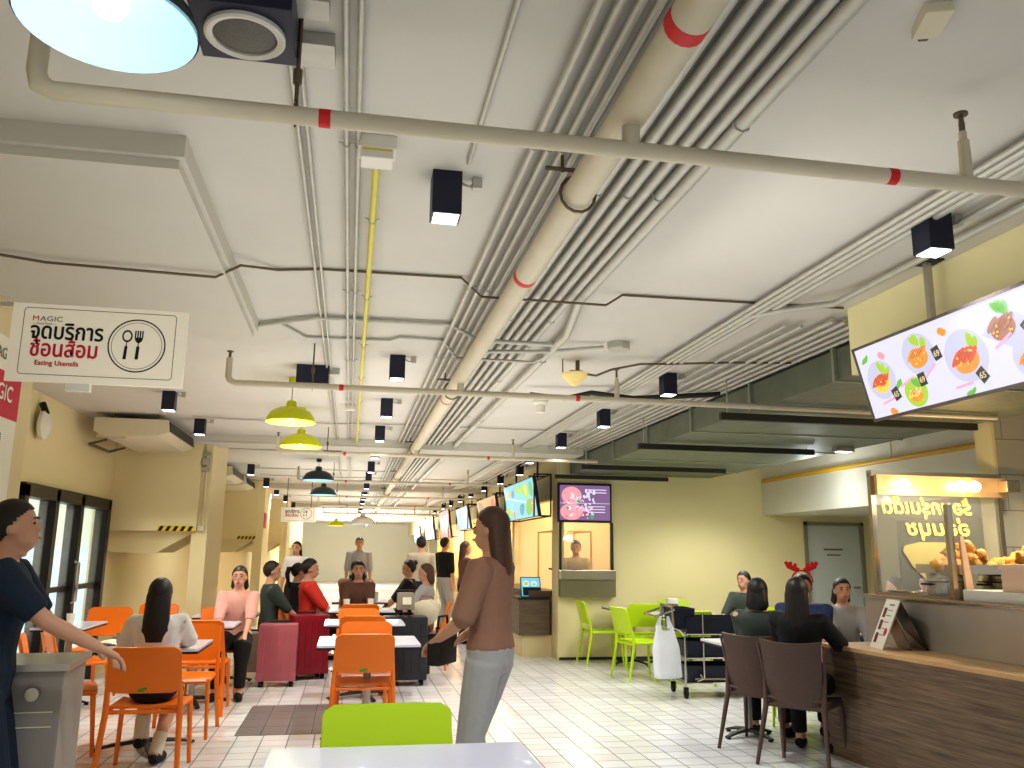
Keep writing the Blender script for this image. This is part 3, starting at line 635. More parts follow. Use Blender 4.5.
top = Vector((2.5, 3.82, 2.50)); bot = Vector((2.60, 3.82, 2.125)); vdir = (top-bot); HH = vdir.length; vdir.normalize()
udir = Vector((0, -1, 0)); nrm = udir.cross(vdir).normalized()
loc = Vector(sc_.location)
def sbx(name, m, u0, u1, v0, v1, w0, w1):
    b = MB(); b.prism([(u0, v0), (u1, v0), (u1, v1), (u0, v1)], (w0, w1), lambda u, v, w: bot+udir*u+vdir*v+nrm*w-loc); return b.build(name, m, sc_, smooth=False)
sbx('casing', M['steel_dull'], 0, BL, 0, HH, -.06, -.002)
sbx('screen_panel', M['s_white'], .012, BL-.012, .014, HH-.014, -.002, 0)
for a in ((0, BL, HH-.014, HH), (0, BL, 0, .016), (0, .012, 0, HH), (BL-.012, BL, 0, HH)): sbx('bezel', mat('dark_bezel', srgb(92, 84, 80), .3, .6), *a, -.002, .006)
F = Face(bot, udir, vdir)
H_ = HH
dish(F, sc_, .155, .50*H_, .085, 's_red', 's_lime', seed=1)
dish(F, sc_, .46, .66*H_, .085, 's_orange', 's_lime', seed=2, bed='s_orange')
dish(F, sc_, .37, .235*H_, .062, 's_yellow', 's_green', plate='s_lime', seed=3, bed='s_orange')
dish(F, sc_, .74, .47*H_, .1, 's_red', 's_lime', seed=4, bed='s_orange')
dish(F, sc_, .98, .68*H_, .09, 's_brown', 's_green', seed=5, bed='s_brown', plate=None)
F.flat('plate_picture', [[(.86, .62*H_), (1.0, .40*H_), (1.14, .60*H_), (1.0, .86*H_)]], M['s_plate'], sc_, w=.0012)
dish(F, sc_, 1.07, .27*H_, .075, 's_orange', 's_green', seed=6, bed='s_orange')
dish(F, sc_, 1.36, .62*H_, .1, 's_red', 's_green', seed=7)
for u, v, t, a in ((.235, .28*H_, '65', .3), (.58, .60*H_, '69', .2), (.44, .36*H_, '69', .1), (.80, .22*H_, '65', .5), (1.10, .56*H_, '85', .5), (1.46, .4*H_, '65', .3)): tag_price(F, sc_, u, v, .05, t, a)
for u, v, m in ((.20, .80*H_, 's_blush'), (.64, .82*H_, 's_orange'), (.17, .08*H_, 's_orange')):
    F.flat('bite_picture', [circ(u, v, .022, .018, 8), circ(u+.015, v-.01, .02, .014, 8, .5)], M[m], sc_, w=.002)
for u, v, a in ((.07, .80*H_, .5), (.265, .38*H_, .8), (.70, .06*H_, .2), (1.2, .84*H_, .6)):
    F.flat('leaf_picture', [circ(u, v, .028, .012, 10, a), circ(u+.02, v+.006, .022, .009, 10, a+.5)], M['s_green'], sc_, w=.002)
for u, v, a in ((.17, .22*H_, .15), (.50, .42*H_, .5), (.33, .38*H_, .25), (.68, .16*H_, .05), (.96, .5*H_, .4)):
    c, sn = math.cos(a), math.sin(a)
    F.flat('dish_name', [[(u+(x*c-y*sn), v+(x*sn+y*c)) for x, y in ((-.055, -.006), (.055, -.006), (.055, .006), (-.055, .006))]], M['s_pink'], sc_, w=.0030)
MB().box(.15, .178, BL-.42, BL-.392, .3, .72).build('mounting_pole', M['steel_dull'], sc_, smooth=False)
MB().box(.11, .22, BL-.46, BL-.35, .712, .72).build('ceiling_plate', M['bar'], sc_, smooth=False)

# booth hanging screens facing the corridor
def booth_screen(x, y0, L, z0, h, lab, cells, frame=True, bg='s_cyan'):
    s = root('menu_screen', (x, y0, z0), lab, 'menu screen')
    tilt = .1
    o_ = Vector((x+tilt*.9, y0+L, z0)); t_ = Vector((x, y0+L, z0+h)); v = (t_-o_); hh = v.length
    F = Face(o_, (0, -1, 0), v)
    n_ = F.n
    L0 = Vector(s.location)
    def bx(nm_, m, u0, u1, v0, v1, w0, w1):
        b = MB(); b.prism([(u0, v0), (u1, v0), (u1, v1), (u0, v1)], (w0, w1), lambda u, v, w: F.p(u, v, w)-L0); return b.build(nm_, m, s, smooth=False)
    bx('casing', M['black'], 0, L, 0, hh, -.05, -.002); bx('screen_panel', M[bg], .015, L-.015, .015, hh-.015, -.002, 0)
    rnd = random.Random(int(y0*10))
    FL = Face(o_-L0, (0, -1, 0), v, True)
    for (cu, cv, cw, ch, m) in cells:
        FL.flat('dish_picture', [circ(cu*L, cv*hh, cw*L, ch*hh, 12, rnd.uniform(-.5, .5))], M[m], s, w=.002+.0005*rnd.random())
    if frame:
        b = MB(); w_ = .02
        for yy in (0, L):
            b.box(.02, .02+w_, yy-w_/2, yy+w_/2, 0, h+.04); b.box(.26, .26+w_, yy-w_/2, yy+w_/2, 0, h+.04); b.box(.02, .27, yy-w_/2, yy+w_/2, h+.02, h+.04); b.box(.1, .27, yy-w_/2, yy+w_/2, 0, .02)
        b.box(.26, .28, 0, L, h+.02, h+.04); b.box(.26, .28, 0, L, 0, .02)
        for yy in (.15*L, .85*L): b.box(.14, .165, yy-.012, yy+.012, h, H_CEIL-z0)
        b.box(.02, .28, .15*L-.012, .15*L+.012, h+.02, h+.04); b.box(.02, .28, .85*L-.012, .85*L+.012, h+.02, h+.04)
        b.build('support_frame', M['black'], s, smooth=False)
    return s
cells = [(.12, .75, .07, .1, 's_yellow'), (.3, .72, .1, .16, 's_blue'), (.32, .72, .05, .1, 's_teal'), (.52, .78, .08, .12, 's_lime'), (.72, .72, .1, .18, 's_lime'), (.9, .72, .05, .2, 's_green'), (.75, .75, .04, .16, 's_yellow'),
         (.12, .25, .08, .12, 's_lime'), (.35, .3, .1, .14, 's_blue'), (.55, .25, .07, .15, 's_teal'), (.6, .3, .03, .1, 's_dark'), (.78, .28, .1, .2, 's_green'), (.88, .3, .06, .2, 's_orange'), (.28, .15, .04, .12, 's_orange'), (.5, .5, .45, .02, 's_white')]
booth_screen(2.48, 11.6, 2.3, 1.96, .56, 'tilted menu screen in a black frame with cyan and green dish pictures', cells)
c2 = [(.3, .5, .2, .3, 's_brown'), (.6, .5, .15, .35, 's_orange'), (.85, .6, .08, .3, 's_red')]
booth_screen(2.45, 14.6, 2.2, 1.96, .5, 'orange toned menu board past the cyan one', c2, True, 's_orangebg')
booth_screen(2.45, 18.2, 2.0, 1.96, .5, 'blue toned menu board third along the booths', [(.3, .5, .2, .3, 's_cyan'), (.7, .5, .2, .3, 's_white')], True, 's_blue')
booth_screen(2.45, 21.8, 2.4, 1.85, .7, 'red menu board with white figures fourth along the booths', [(.3, .5, .12, .3, 's_white'), (.6, .5, .12, .35, 's_blush'), (.85, .6, .08, .3, 's_white')], True, 's_redbg')
booth_screen(2.45, 26.0, 3.0, 1.85, .7, 'white menu board with green patches fifth along the booths', [(.3, .5, .12, .3, 's_lime'), (.7, .5, .15, .25, 's_yellow')], True, 's_white')
booth_screen(2.45, 31.0, 3.0, 1.8, .6, 'farthest pale green menu board along the booths', [(.4, .5, .2, .3, 's_exit')], False, 's_cyan')

# kiosk screen in the back wall
k = root('kiosk_screen', (2.92, YB, 1.90), 'screen with a pink and purple food picture over the kiosk window', 'screen')
MB().box(0, .80, -.06, 0, 0, .56).build('casing', M['black'], k, smooth=False)
MB().box(.025, .775, -.062, -.06, .03, .53).build('screen_panel', mat('screen_mauve', (.02,.02,.02), .5, emit=srgb(130, 98, 140), es=1.), k, smooth=False)
F = Face((2.92, YB-.062, 1.90), (1, 0, 0), (0, 0, 1)); rnd = random.Random(5)
F.flat('bowl_picture', [circ(.2, .38, .15, .13, 24), circ(.2, .15, .17, .12, 24)], M['s_blush'], k, w=.001)
F.flat('garnish_picture', [circ(.14+rnd.random()*.4, .1+rnd.random()*.36, .012+rnd.random()*.02, .012+rnd.random()*.012, 8, rnd.random()*3) for _ in range(44)], M['s_white'], k, w=.002)
F.flat('garnish_picture', [circ(.08+rnd.random()*.4, .06+rnd.random()*.4, .012+rnd.random()*.016, .012, 8, rnd.random()*3) for _ in range(28)], M['s_pink'], k, w=.0026)
F.flat('garnish_picture', [circ(.1+rnd.random()*.35, .06+rnd.random()*.4, .01+rnd.random()*.012, .01, 8, rnd.random()*3) for _ in range(10)], M['s_red'], k, w=.003)
F.flat('garnish_picture', [circ(.3, .3, .03, .02, 8), circ(.5, .08, .03, .035, 8), circ(.14, .2, .02, .02, 8)], M['s_exit'], k, w=.0034)
F.flat('caption_lines', [[(.42, y), (.72, y), (.72, y+.014), (.42, y+.014)] for y in (.46, .42)] + [[(.44, y), (.70, y), (.70, y+.012), (.44, y+.012)] for y in (.22, .18, .14)] + [[(.03, .268), (.77, .268), (.77, .275), (.03, .275)]], M['s_white'], k, w=.004)
# kiosk front
k = root('kiosk_counter', (2.95, YB, .86), 'steel serving ledge over a grey panel under the kiosk window', 'counter')
MB().box(-.01, .80, -.12, -.002, 0, .24).build('grey_panel', M['booth_grey'], k, smooth=False)
MB().box(-.01, .80, -.14, .1, .24, .37, bev=.008).build('steel_ledge', M['steel'], k, smooth=False)
b = MB(); b.box(0, .03, -.03, .03, .37, 1.04); b.box(.77, .8, -.03, .03, .37, 1.04); b.build('window_frame', M['bar'], k, smooth=False)
MB().box(.03, .77, 0, .006, .37, 1.04).build('window_glass', M['glass'], k, smooth=False)
o = root('booth_pan', (3.2, YB+.42, .99), 'dark cooking pan inside the kiosk window', 'pan')
MB().lathe([(.001, 0), (.16, 0), (.19, .07), (.185, .07), (.155, .01), (.001, .01)], 24).xf(Matrix.Translation((0, 0, .17))).build('bowl', M['bar'], o)
MB().tube([(-.18, 0, .22), (-.3, .02, .25)], .012).build('handle', M['black'], o)
# booth counter along the corridor
k = root('booth_counter', (2.44, 12.25, .3), 'brown wood grain booth counter on a cream plinth beside the corridor', 'counter')
MB().box(0, .45, 0, 3.1, 0, .50).build('front_panel', M['wood2'], k, smooth=False)
MB().box(-.02, .47, -.02, 3.12, .50, .53, bev=.004).build('worktop', M['edge'], k, smooth=False)
MB().box(.16, .60, .1, 3.0, .53, .62).build('upper_shelf', M['wood2'], k, smooth=False)
o = root('tablet_stand', (2.62, 12.35, .83), 'tilted tablet menu showing bright cyan dishes on the booth counter', 'tablet')
F = Face((-.13, 0, 0), (1, 0, 0), (0, .35, 1), True)
MB().prism([(0, 0), (.30, 0), (.30, .30), (0, .30)], (-.015, 0), F.p).build('tablet_body', M['black'], o, smooth=False)
F.flat('screen_panel', [[(.012, .012), (.288, .012), (.288, .288), (.012, .288)]], M['s_cyan'], o, w=.001)
F.flat('dish_picture', [circ(.08, .2, .05, .05, 10), circ(.2, .2, .05, .04, 10), circ(.1, .08, .05, .035, 10), circ(.22, .08, .04, .04, 10)], M['s_white'], o, w=.002)
F.flat('dish_picture', [circ(.08, .2, .03, .03, 10), circ(.2, .19, .025, .02, 10), circ(.22, .08, .025, .02, 10)], M['s_lime'], o, w=.003)
MB().box(-.1, .17, .1, .2, 0, .02).build('foot', M['denim'], o, smooth=False)
MB().prism([(0, .02), (.2, .02), (.1, .27)], (.0, .26), lambda u, v, w: Vector((-.1+w, u, v))).build('back_support', M['denim'], o, smooth=False)
# booth glass case with lit food
k = root('food_display_case', (3.02, 12.6, .95), 'small glass display case with warm lamps behind the booth counter', 'display case')
b = MB()
for x in (0, .6):
    for y in (0, 1.0): b.box(x-.012, x+.012, y-.012, y+.012, -.1, .85)
for y in (0, 1.0): b.box(0, .6, y-.012, y+.012, .83, .85)
for x in (0, .6): b.box(x-.012, x+.012, 0, 1, .83, .85)
b.build('frame', mat('warm_frame', srgb(220, 180, 110), .5), k, smooth=False)
MB().box(0, .6, 0, 1, -.18, -.1).build('base_tray', M['glow_in'], k, smooth=False)
for (x, y) in ((.3, .2), (.3, .7)): MB().ball((x, y, .74), .06, .06, .04).build('lamp', M['lamp_warm'], k)
for i, (x, y) in enumerate(((.15, .1), (.3, .3), (.2, .6), (.42, .15))):
    o = root('food_tray', (3.02+x, 12.6+y, .85), ['tray of golden fried rolls', 'tray of orange sausages', 'tray of pale dumplings', 'tray of crisp snacks'][i]+' in the lit booth case', 'food tray')
    MB().box(-.1, .1, -.12, .12, 0, .05, bev=.01).build('tray', M['steel'], o)
    b = MB()
    for j in range(6): b.tube([(-.07+j*.028, -.08, .06), (-.04+j*.028, .08, .2 if i == 1 else .1)], .014, 8)
    b.build('food', M['s_orange'] if i == 9 else M['chicken'], o)
for i in range(3):
    o = root('jar', (2.99, 14.0+i*.22, .78), ['tall cream jar', 'green lidded jar', 'amber jar'][i]+' on the booth ledge beyond the display case', 'jar')
    MB().lathe([(.001, 0), (.05, 0), (.055, .1), (.05, .16), (.001, .16)], 14).xf(Matrix.Translation((0, 0, .0))).build('jar_body', [M['paper'], M['green_leaf'], M['pend_in']][i], o)
    MB().lathe([(.001, .16), (.045, .16), (.045, .2), (.001, .2)], 14).build('lid', M['booth_grey'], o)

# ================================================================== FRIED CHICKEN STALL
def mtx(o): return Matrix.Translation(o)
st = root('stall_counter', (3.62, 6.2, 0), 'long stall counter clad in brown wood grain panels with an orange lit top ledge', 'counter', rz=R(5.2))
MB().box(0, .05, -4.6, 0, .0, .77).build('front_panel', M['wood'], st, smooth=False)
MB().box(.05, .5, -.04, 0, .0, .77).build('end_panel', M['wood'], st, smooth=False)
MB().box(-.005, .52, -4.6, .005, .77, .80, bev=.003).build('worktop', M['wood_top'], st, smooth=False)
MB().box(.42, 1.9, -4.6, 0, 0, .77).build('cabinet_body', M['steel_dull'], st, smooth=False)
sv = root('serving_unit', (4.08, 6.3, .80), 'brushed steel serving unit standing on the stall counter', 'serving unit', rz=R(2))
MB().box(0, 1.35, -4.6, 0, .0, .34, bev=.006).build('steel_body', M['steel_dull'], sv, smooth=False)
MB().box(-.02, 1.37, -4.6, .01, .34, .365, bev=.004).build('steel_rim', M['steel'], sv, smooth=False)
ZT = 1.166
cs = root('glass_case', (4.14, 6.2, ZT), 'steel framed glass display case with gold lettering and warm bulbs on the stall', 'display case', rz=R(2))
b = MB(); W_, D_, HC = 1.2, .84, .96
b.box(-.02, .02, -.02, .02, 0, HC); b.box(W_-.02, W_+.02, -.02, .02, 0, HC); b.box(-.02, W_+.02, -.04, .02, HC-.03, HC+.02)
b.box(-.02, .0, -D_, 0, 0, .02); b.box(0, W_, -.02, .0, 0, .02)
b.box(-.02, .02, -D_-.02, -D_+.02, 0, .66)
b.build('frame', M['steel'], cs, smooth=False)
b = MB(); b.prism([(-.015, HC-.18), (W_, HC-.18), (W_, HC-.02), (-.015, HC-.02)], (-.10, -.07), lambda u, v, w: Vector((u, w, v))); b.build('lamp_canopy', mat('lit_canopy', srgb(220, 180, 130), .35, .5), cs, smooth=False)
MB().box(.02, W_-.02, -.004, .004, .02, HC-.03).build('glass_pane', M['glass'], cs, smooth=False)
MB().box(-.004, .004, -D_+.02, -.02, .02, .62).build('glass_pane', M['glass'], cs, smooth=False)
for x in (.18, .72, .84):
    MB().ball((x, -.16, HC-.1), .05 if x < .5 else .055, .045, .045).build('bulb', M['lamp_warm'], cs)
MB().box(W_-.08, W_+.05, -.2, -.05, HC-.14, HC-.04, bev=.01).build('lamp_end_box', M['steel'], cs, smooth=False)
Fm = Face((4.14, 6.2, ZT), (math.cos(R(2)), math.sin(R(2)), 0), (0, 0, 1))
Fm.text('gold_lettering', 'ร้อนกรุ่นเด็ด', W_-.27, .64, .155, M['gold_text'], cs, w=.012, mirror=True, xs=1.12, bold=.006, shear=.15)
Fm.text('gold_lettering', 'อ่อนนุช', W_-.30, .47, .16, M['gold_text'], cs, w=.012, mirror=True, xs=1.3, bold=.006, shear=.15)
b = MB(); b.prism([(.24, .34), (.26, .38), (.40, .41), (.65, .41), (.82, .38), (.86, .32), (.82, .2), (.7, .08), (.58, .04), (.46, .09), (.32, .22)], (-.014, -.008), lambda u, v, w: Vector((u, w, v)))
b.build('olive_decal', M['blob'], cs, smooth=False)
MB().prism([(.03, .44), (.06, .44), (.12, .0), (.05, .0)], (-D_-.06, -D_-.04), lambda u, v, w: Vector((u, w, v))).build('lit_side_strip', mat('peach_strip', srgb(238, 196, 158), .5), cs, smooth=False)
# exit sign + dark doorway seen through the glass
def pot(loc, r, h, lab):
    p = root('steel_pot', loc, lab, 'pot')
    MB().lathe([(.001, 0), (r*.95, 0), (r, .02), (r, h*.72), (r*1.02, h*.74), (r, h*.78), (r, h), (r*1.06, h+.012), (r*.97, h+.012), (r*.94, h-.02), (r*.94, .03), (.001, .03)], 32).build('pot_body', M['steel'], p)
    MB().tube([(-r, -.04, h*.62), (-r-.04, -.04, h*.62), (-r-.04, .04, h*.62), (-r, .04, h*.62)], .006).build('handle', M['bar'], p)
    MB().lathe([(r*1.01, h*.7), (r*1.05, h*.71), (r*1.05, h*.75), (r*1.01, h*.76)], 32).build('dark_rim', M['bar'], p)
    return p
pot((4.30, 5.62, ZT), .125, .16, 'steel pot at the corner of the stall under the fried chicken tray')
pot((4.78, 5.55, ZT), .2, .16, 'wide steel pan beside the corner pot holding up the chicken')
tr = root('chicken_tray', (4.72, 5.58, ZT+.14), 'long steel tray heaped by fried chicken on the pots', 'tray')
MB().box(-.52, .6, -.2, .2, .035, .05).build('tray_base', M['steel'], tr, smooth=False)
b = MB(); b.box(-.52, .6, -.21, -.2, .035, .10); b.box(-.52, .6, .2, .21, .035, .10); b.box(-.53, -.52, -.21, .21, .035, .10); b.box(.6, .61, -.21, .21, .035, .10); b.build('tray_wall', M['steel'], tr, smooth=False)
rnd = random.Random(11)
def chicken_mesh(sd):
    r_ = random.Random(sd); b = MB()
    b.ball((0, 0, 0), .075, .045, .04, 12, 8); b.ball((.06, .01, .01), .04, .032, .03, 10, 7); b.ball((-.05, .01, .012), .05, .04, .036, 10, 7); b.tube([(.07, 0, .01), (.12, .01, .02)], [.02, .012], 8); b.ball((.0, .03, .02), .045, .03, .03, 10, 6)
    for v in b.bm.verts: v.co += Vector((r_.uniform(-1, 1), r_.uniform(-1, 1), r_.uniform(-1, 1)))*.007
    return b
spots_ = []
for i in range(26):
    heap = i % 2
    cx = -.25 if heap == 0 else .28
    lvl = 0 if i < 12 else 1 if i < 20 else 2
    sp_ = (.24, .15, .06)[lvl]
    o = chicken_mesh(i).build('fried_chicken_piece', M['chicken'], None, ang=80)
    o.location = (4.72+cx+rnd.uniform(-sp_, sp_), 5.58+rnd.uniform(-.12, .12)*(1-.3*lvl), ZT+.14+.085+lvl*.055)
    o.rotation_euler = (rnd.uniform(-.4, .4), rnd.uniform(-.5, .5), rnd.uniform(0, 6.2)); o.scale = (1.1, 1.1, 1.1)
    tag(o, 'golden fried chicken piece heaped in the steel tray of the stall', 'fried chicken', 'fried chicken in the stall tray')
o = root('foam_box', (4.22, 4.80, ZT+.015), 'pale pink-lit foam box on the stall beside the chicken', 'box'); MB().box(-.02, .4, -.15, .15, .06, .22, bev=.01).build('box_body', mat('pink_lit_foam', srgb(238, 205, 180), .7), o)  # white foam, warm stall light tinted into the colour of box and lid
MB().box(-.03, .41, -.16, .16, .2, .235, bev=.008).build('lid', mat('pink_lit_foam2', srgb(240, 214, 190), .7), o)
o = root('chopping_block', (4.16, 5.15, ZT), 'long white chopping block on the steel serving unit', 'board'); MB().box(0, .5, -1.7, .12, 0, .075, bev=.008).build('block', M['white_plastic'], o, smooth=False)
o = root('steel_dish', (4.27, 6.05, ZT), 'shallow steel dish in the glass case corner', 'dish'); MB().lathe([(.001, 0), (.1, 0), (.13, .035), (.125, .035), (.095, .008), (.001, .008)], 24).build('dish_body', M['steel'], o)
# folded menu stand
mn = root('menu_stand', (3.85, 5.92, .80), 'folded steel menu stand with a white card showing red drinks on the stall ledge', 'menu stand', rz=R(-14))
rp = lambda u, v, w: Vector((u, -w, v))
MB().prism([(0, 0), (.15, .345), (.156, .345), (.008, 0)], (0, .25), rp).build('card_back', M['steel_dull'], mn, smooth=False)
MB().prism([(.15, .345), (.325, .0), (.318, .0), (.146, .34)], (0, .25), rp).build('back_leg', mat('smoked_steel', srgb(70, 62, 48), .25, .8), mn, smooth=False)
MB().prism([(.105, .23), (.2, .0), (.206, .0), (.112, .235)], (0, .25), rp).build('cross_brace', mat('bronze_reflect', srgb(120, 96, 56), .3, .8), mn, smooth=False)
vd = Vector((.15, 0, .345)).normalized()
FL = Face((-.001, 0, 0), (0, -1, 0), vd, True)
FL.flat('white_card', [[(.0, .0), (.25, 0), (.25, .375), (0, .375)]], M['paper'], mn, w=.002)
FL.flat('drink_picture', [[(.03, y), (.085, y), (.085, y+.075), (.03, y+.075)] for y in (.04, .14, .235)], mat('dark_red_print', srgb(110, 36, 36), .6), mn, w=.003)
FL.flat('drink_picture', [circ(.19, .13, .028, .03, 14)], M['ink_red'], mn, w=.003)
FL.flat('caption_lines', [[(.1, y), (.19, y), (.19, y+.006), (.1, y+.006)] for y in (.10, .15, .20, .25, .29)] + [[(.1, .33), (.19, .33), (.19, .342), (.1, .342)]], M['ink_grey'], mn, w=.003)
o = root('exit_sign', (8.7, YB-.03, 2.42), 'green exit sign high on the back wall seen through the glass case', 'sign'); MB().box(0, .38, -.02, .02, 0, .16).build('sign_box', M['s_exit'], o, smooth=False)
Face((8.7, YB-.055, 2.42), (1, 0, 0), (0, 0, 1)).text('exit_text', 'EXIT', .08, .04, .1, M['s_white'], o, bold=.001)
MB().box(8.35, 9.5, YB-.05, YB-.001, 0, 2.02).build('door_3', M['black'], None, smooth=False)['kind'] = 'structure'
# ================================================================== FURNITURE
def rp_panel(w, z0, z1, rc, yfn, bow=0.):
    """rounded rectangular back panel: w wide, z0..z1, corner radius rc"""
    def fn(u, v):
        z = z0 + (z1-z0)*v; e = min(z-z0, z1-z); hw = w/2
        if e < rc: hw = w/2 - rc + math.sqrt(max(0, rc*rc-(rc-e)**2))
        x = (2*u-1)*hw
        return (x, yfn(z) + bow*(1-(2*x/w)**2), z)
    return fn
def stack_chair(name, m, lab, cat='chair', sticker=True, W=.48):
    """plastic chair, sitter faces +y; backrest at -y"""
    c = root(name, (0, 0, 0), lab, cat)
    yb = lambda z: -.20-.10*(z-.42)/.4
    bk = MB().panel(rp_panel(W-.03, .54, .83, .045, yb, -.02), 16, 14, .02).build('backrest', m, c)
    MB().panel(lambda u, v: ((2*u-1)*(W/2-.03+.01*v), -.2+.43*v, .445-.018*math.sin(PI*u)*math.sin(PI*min(1, v*1.1))-.02*max(0, v-.85)/.15), 14, 12, .018).build('seat', m, c)
    b = MB()
    for s_ in (-1, 1):
        b.tube([(s_*(W/2-.03), -.2, .43), (s_*(W/2-.02), .22, .43)], (.014, .018), 8)
    b.tube([(-(W/2-.03), -.2, .415), ((W/2-.03), -.2, .415)], [(.02, .014)]*2, 8); b.tube([(-(W/2-.03), .21, .425), ((W/2-.03), .21, .425)], [(.018, .012)]*2, 8)
    b.build('seat_frame', m, c)
    for s_ in (-1, 1):
        MB().tube([(s_*(W/2+.012), -.285, 0), (s_*(W/2-.012), -.21, .4), (s_*(W/2-.014), -.215, .5), (s_*(W/2-.024), -.275, .72)], [(.013, .016), (.018, .02), (.017, .018), (.008, .010)], 10).build('rear_leg', m, c)
        MB().tube([(s_*(W/2+.0), .235, 0), (s_*(W/2-.02), .205, .43)], [(.013, .014), (.019, .018)], 10).build('front_leg', m, c)
    if sticker:
        o = MB().prism([(-.035, .55), (.0, .547), (.028, .565), (.02, .577), (-.03, .567)], (-.270, -.266), lambda u, v, w: Vector((u, w, v))).build('green_sticker', M['green_leaf'], bk, smooth=False)
    return c
ORL = 'orange plastic stacking chair '
och = stack_chair('stacking_chair', M['orange'], ORL+'with its back to the camera, directly behind the nearest lime chair')
G_O = 'orange plastic chairs'; och['group'] = G_O
och.location = (.155, 7.12, 0)
def oc(x, y, rz, lab): return dup(och, (x, y, 0), rz, ORL+lab, G_O)
oc(.19, 7.68, PI, 'facing the camera on the far side of the nearest middle table')
oc(.165, 9.02, 0, 'with its back to the camera at the second middle table')
oc(.14, 9.5, PI, 'facing the camera on the far side of the second middle table')
oc(.165, 10.95, 0, 'with its back to the camera at the third middle table')
oc(.14, 11.55, PI, 'facing the camera on the far side of the third middle table')
oc(.12, 12.9, 0, 'with its back to the camera at the fourth middle table')
oc(-1.265, 6.32, 0, 'that the person in white socks sits on')
oc(-1.27, 7.53, PI, 'across the table from the person in white socks')
oc(-1.30, 8.52, 0, 'with its back to the camera at the second wall side table')
oc(-1.32, 9.62, PI, 'on the far side of the second wall side table')
oc(-1.34, 10.3, 0, 'behind the pink suitcases at the third wall side table')
oc(-2.02, 7.0, R(-75), 'turned sideways at the end of the magazine covered table')
oc(-2.5, 9.75, PI, 'facing the camera by the glass lobby door')
oc(-2.42, 8.7, R(-60), 'turned towards the corner table by the glass lobby door')
oc(-2.2, 10.45, R(170), 'tucked under the cream bulkhead beside the glass door')
lime = stack_chair('stacking_chair', M['lime'], 'lime green plastic chair facing the camera behind the nearest white table', sticker=False, W=.56)
lime['group'] = 'lime green chairs'; lime.location = (.19, 3.42, 0); lime.rotation_euler = (0, 0, PI)
def lc(x, y, rz, lab): 
    c = dup(lime, (x, y, 0), rz, 'lime green plastic chair '+lab, 'lime green chairs'); c.scale = (.85, 1, 1); return c
lc(3.42, 11.42, R(-90), 'side-on below the kiosk window')
lc(3.50, 10.05, R(-82), 'side-on in front, nearer than the one under the kiosk')
lc(3.78, 11.0, 0, 'seen from behind between the two dark edged tables')
lc(3.86, 9.62, R(5), 'seen through the tray trolley and plastic bag')
lc(4.6, 11.5, PI, 'against the back wall past the utensil tin')
lc(5.0, 10.5, R(90), 'at the far end of the tables behind the trolley')
# brown chairs
def brown_chair(lab):
    c = root('moulded_chair', (0, 0, 0), lab, 'chair', 'brown moulded chairs')
    yb = lambda z: -.21-.07*((z-.40)/.43)**1.3
    def back(u, v):
        z = .40+.44*v; hw = .185+.035*v; x = (2*u-1)*hw
        return (x, yb(z)+.045*(2*u-1)**2, z + .018*(2*u-1)**2*v)
    MB().panel(back, 16, 12, .014).build('backrest', M['brown_chair'], c)
    MB().panel(lambda u, v: ((2*u-1)*(.20+.02*v), -.2+.42*v, .425+.03*max(0, .2-v)/.2-.015*math.sin(PI*u)), 12, 10, .02).build('seat', M['brown_chair'], c)
    MB().tube([(-.2, -.19, .40), (-.215, .2, .40), (.215, .2, .40), (.2, -.19, .40), (-.2, -.19, .40)], .016, 8).build('seat_frame', M['brown_chair'], c)
    for s_ in (-1, 1):
        MB().tube([(s_*.25, -.31, 0), (s_*.205, -.20, .40), (s_*.215, -.17, .6), (s_*.235, -.235, .83)], [.013, .02, .012, .008], 10).build('rear_leg', M['brown_chair'], c)
        MB().tube([(s_*.235, .25, 0), (s_*.21, .19, .41)], [.012, .02], 10).build('front_leg', M['brown_chair'], c)
    return c
b1 = brown_chair('dark brown moulded chair nearest the end of the stall counter'); b1.location = (3.13, 6.0, 0); b1.rotation_euler = (0, 0, R(-14))
dup(b1, (3.13, 6.62, 0), R(-20), 'dark brown moulded chair beside the tray trolley, half hidden by its twin')
# tables
def table(name, x0, x1, y0, y1, lab, legm=None, pedestal=True, edge=True):
    t = root(name, ((x0+x1)/2, (y0+y1)/2, 0), lab, 'table'); w, d_ = (x1-x0)/2, (y1-y0)/2
    MB().box(-w, w, -d_, d_, .722, .74, bev=.002).build('tabletop', M['white_table'], t, smooth=False)
    if edge: MB().box(-w+.001, w-.001, -d_+.001, d_-.001, .705, .722).build('table_edge', M['edge'], t, smooth=False)
    cl = MB().tube([(0, 0, .03), (0, 0, .705)], .033, 16).build('column', M['steel_dull'], t)
    b = MB()
    for a in (20, 110, 200, 290):
        c, s_ = math.cos(R(a)), math.sin(R(a)); L = min(w, .36)
        b.tube([(0, 0, .055), (c*L*.6, s_*L*.6, .04), (c*L, s_*L, .015)], [(.03, .02), (.028, .014), (.022, .009)], 8)
    b.build('cross_base', M['bar'], t)
    for a in (20, 110, 200, 290): MB().tube([(math.cos(R(a))*.33*min(1, w/.36), math.sin(R(a))*.33*min(1, w/.36), 0), (math.cos(R(a))*.33*min(1, w/.36), math.sin(R(a))*.33*min(1, w/.36), .02)], .018, 8).build('foot_pad', M['rubber'], t)
    return t
table('dining_table', -.25, .68, 2.62, 3.38, 'nearest white table at the bottom edge of the view')
table('dining_table', -.21, .59, 6.88, 7.62, 'white table between the two nearest facing orange chairs in the middle row')
table('dining_table', -.21, .59, 8.8, 9.5, 'second white table in the middle row, behind the big black suitcase side')
table('dining_table', -.21, .59, 10.75, 11.45, 'third white table in the middle row with people around it')
table('dining_table', -.21, .59, 12.7, 13.4, 'fourth white table in the middle row far back')
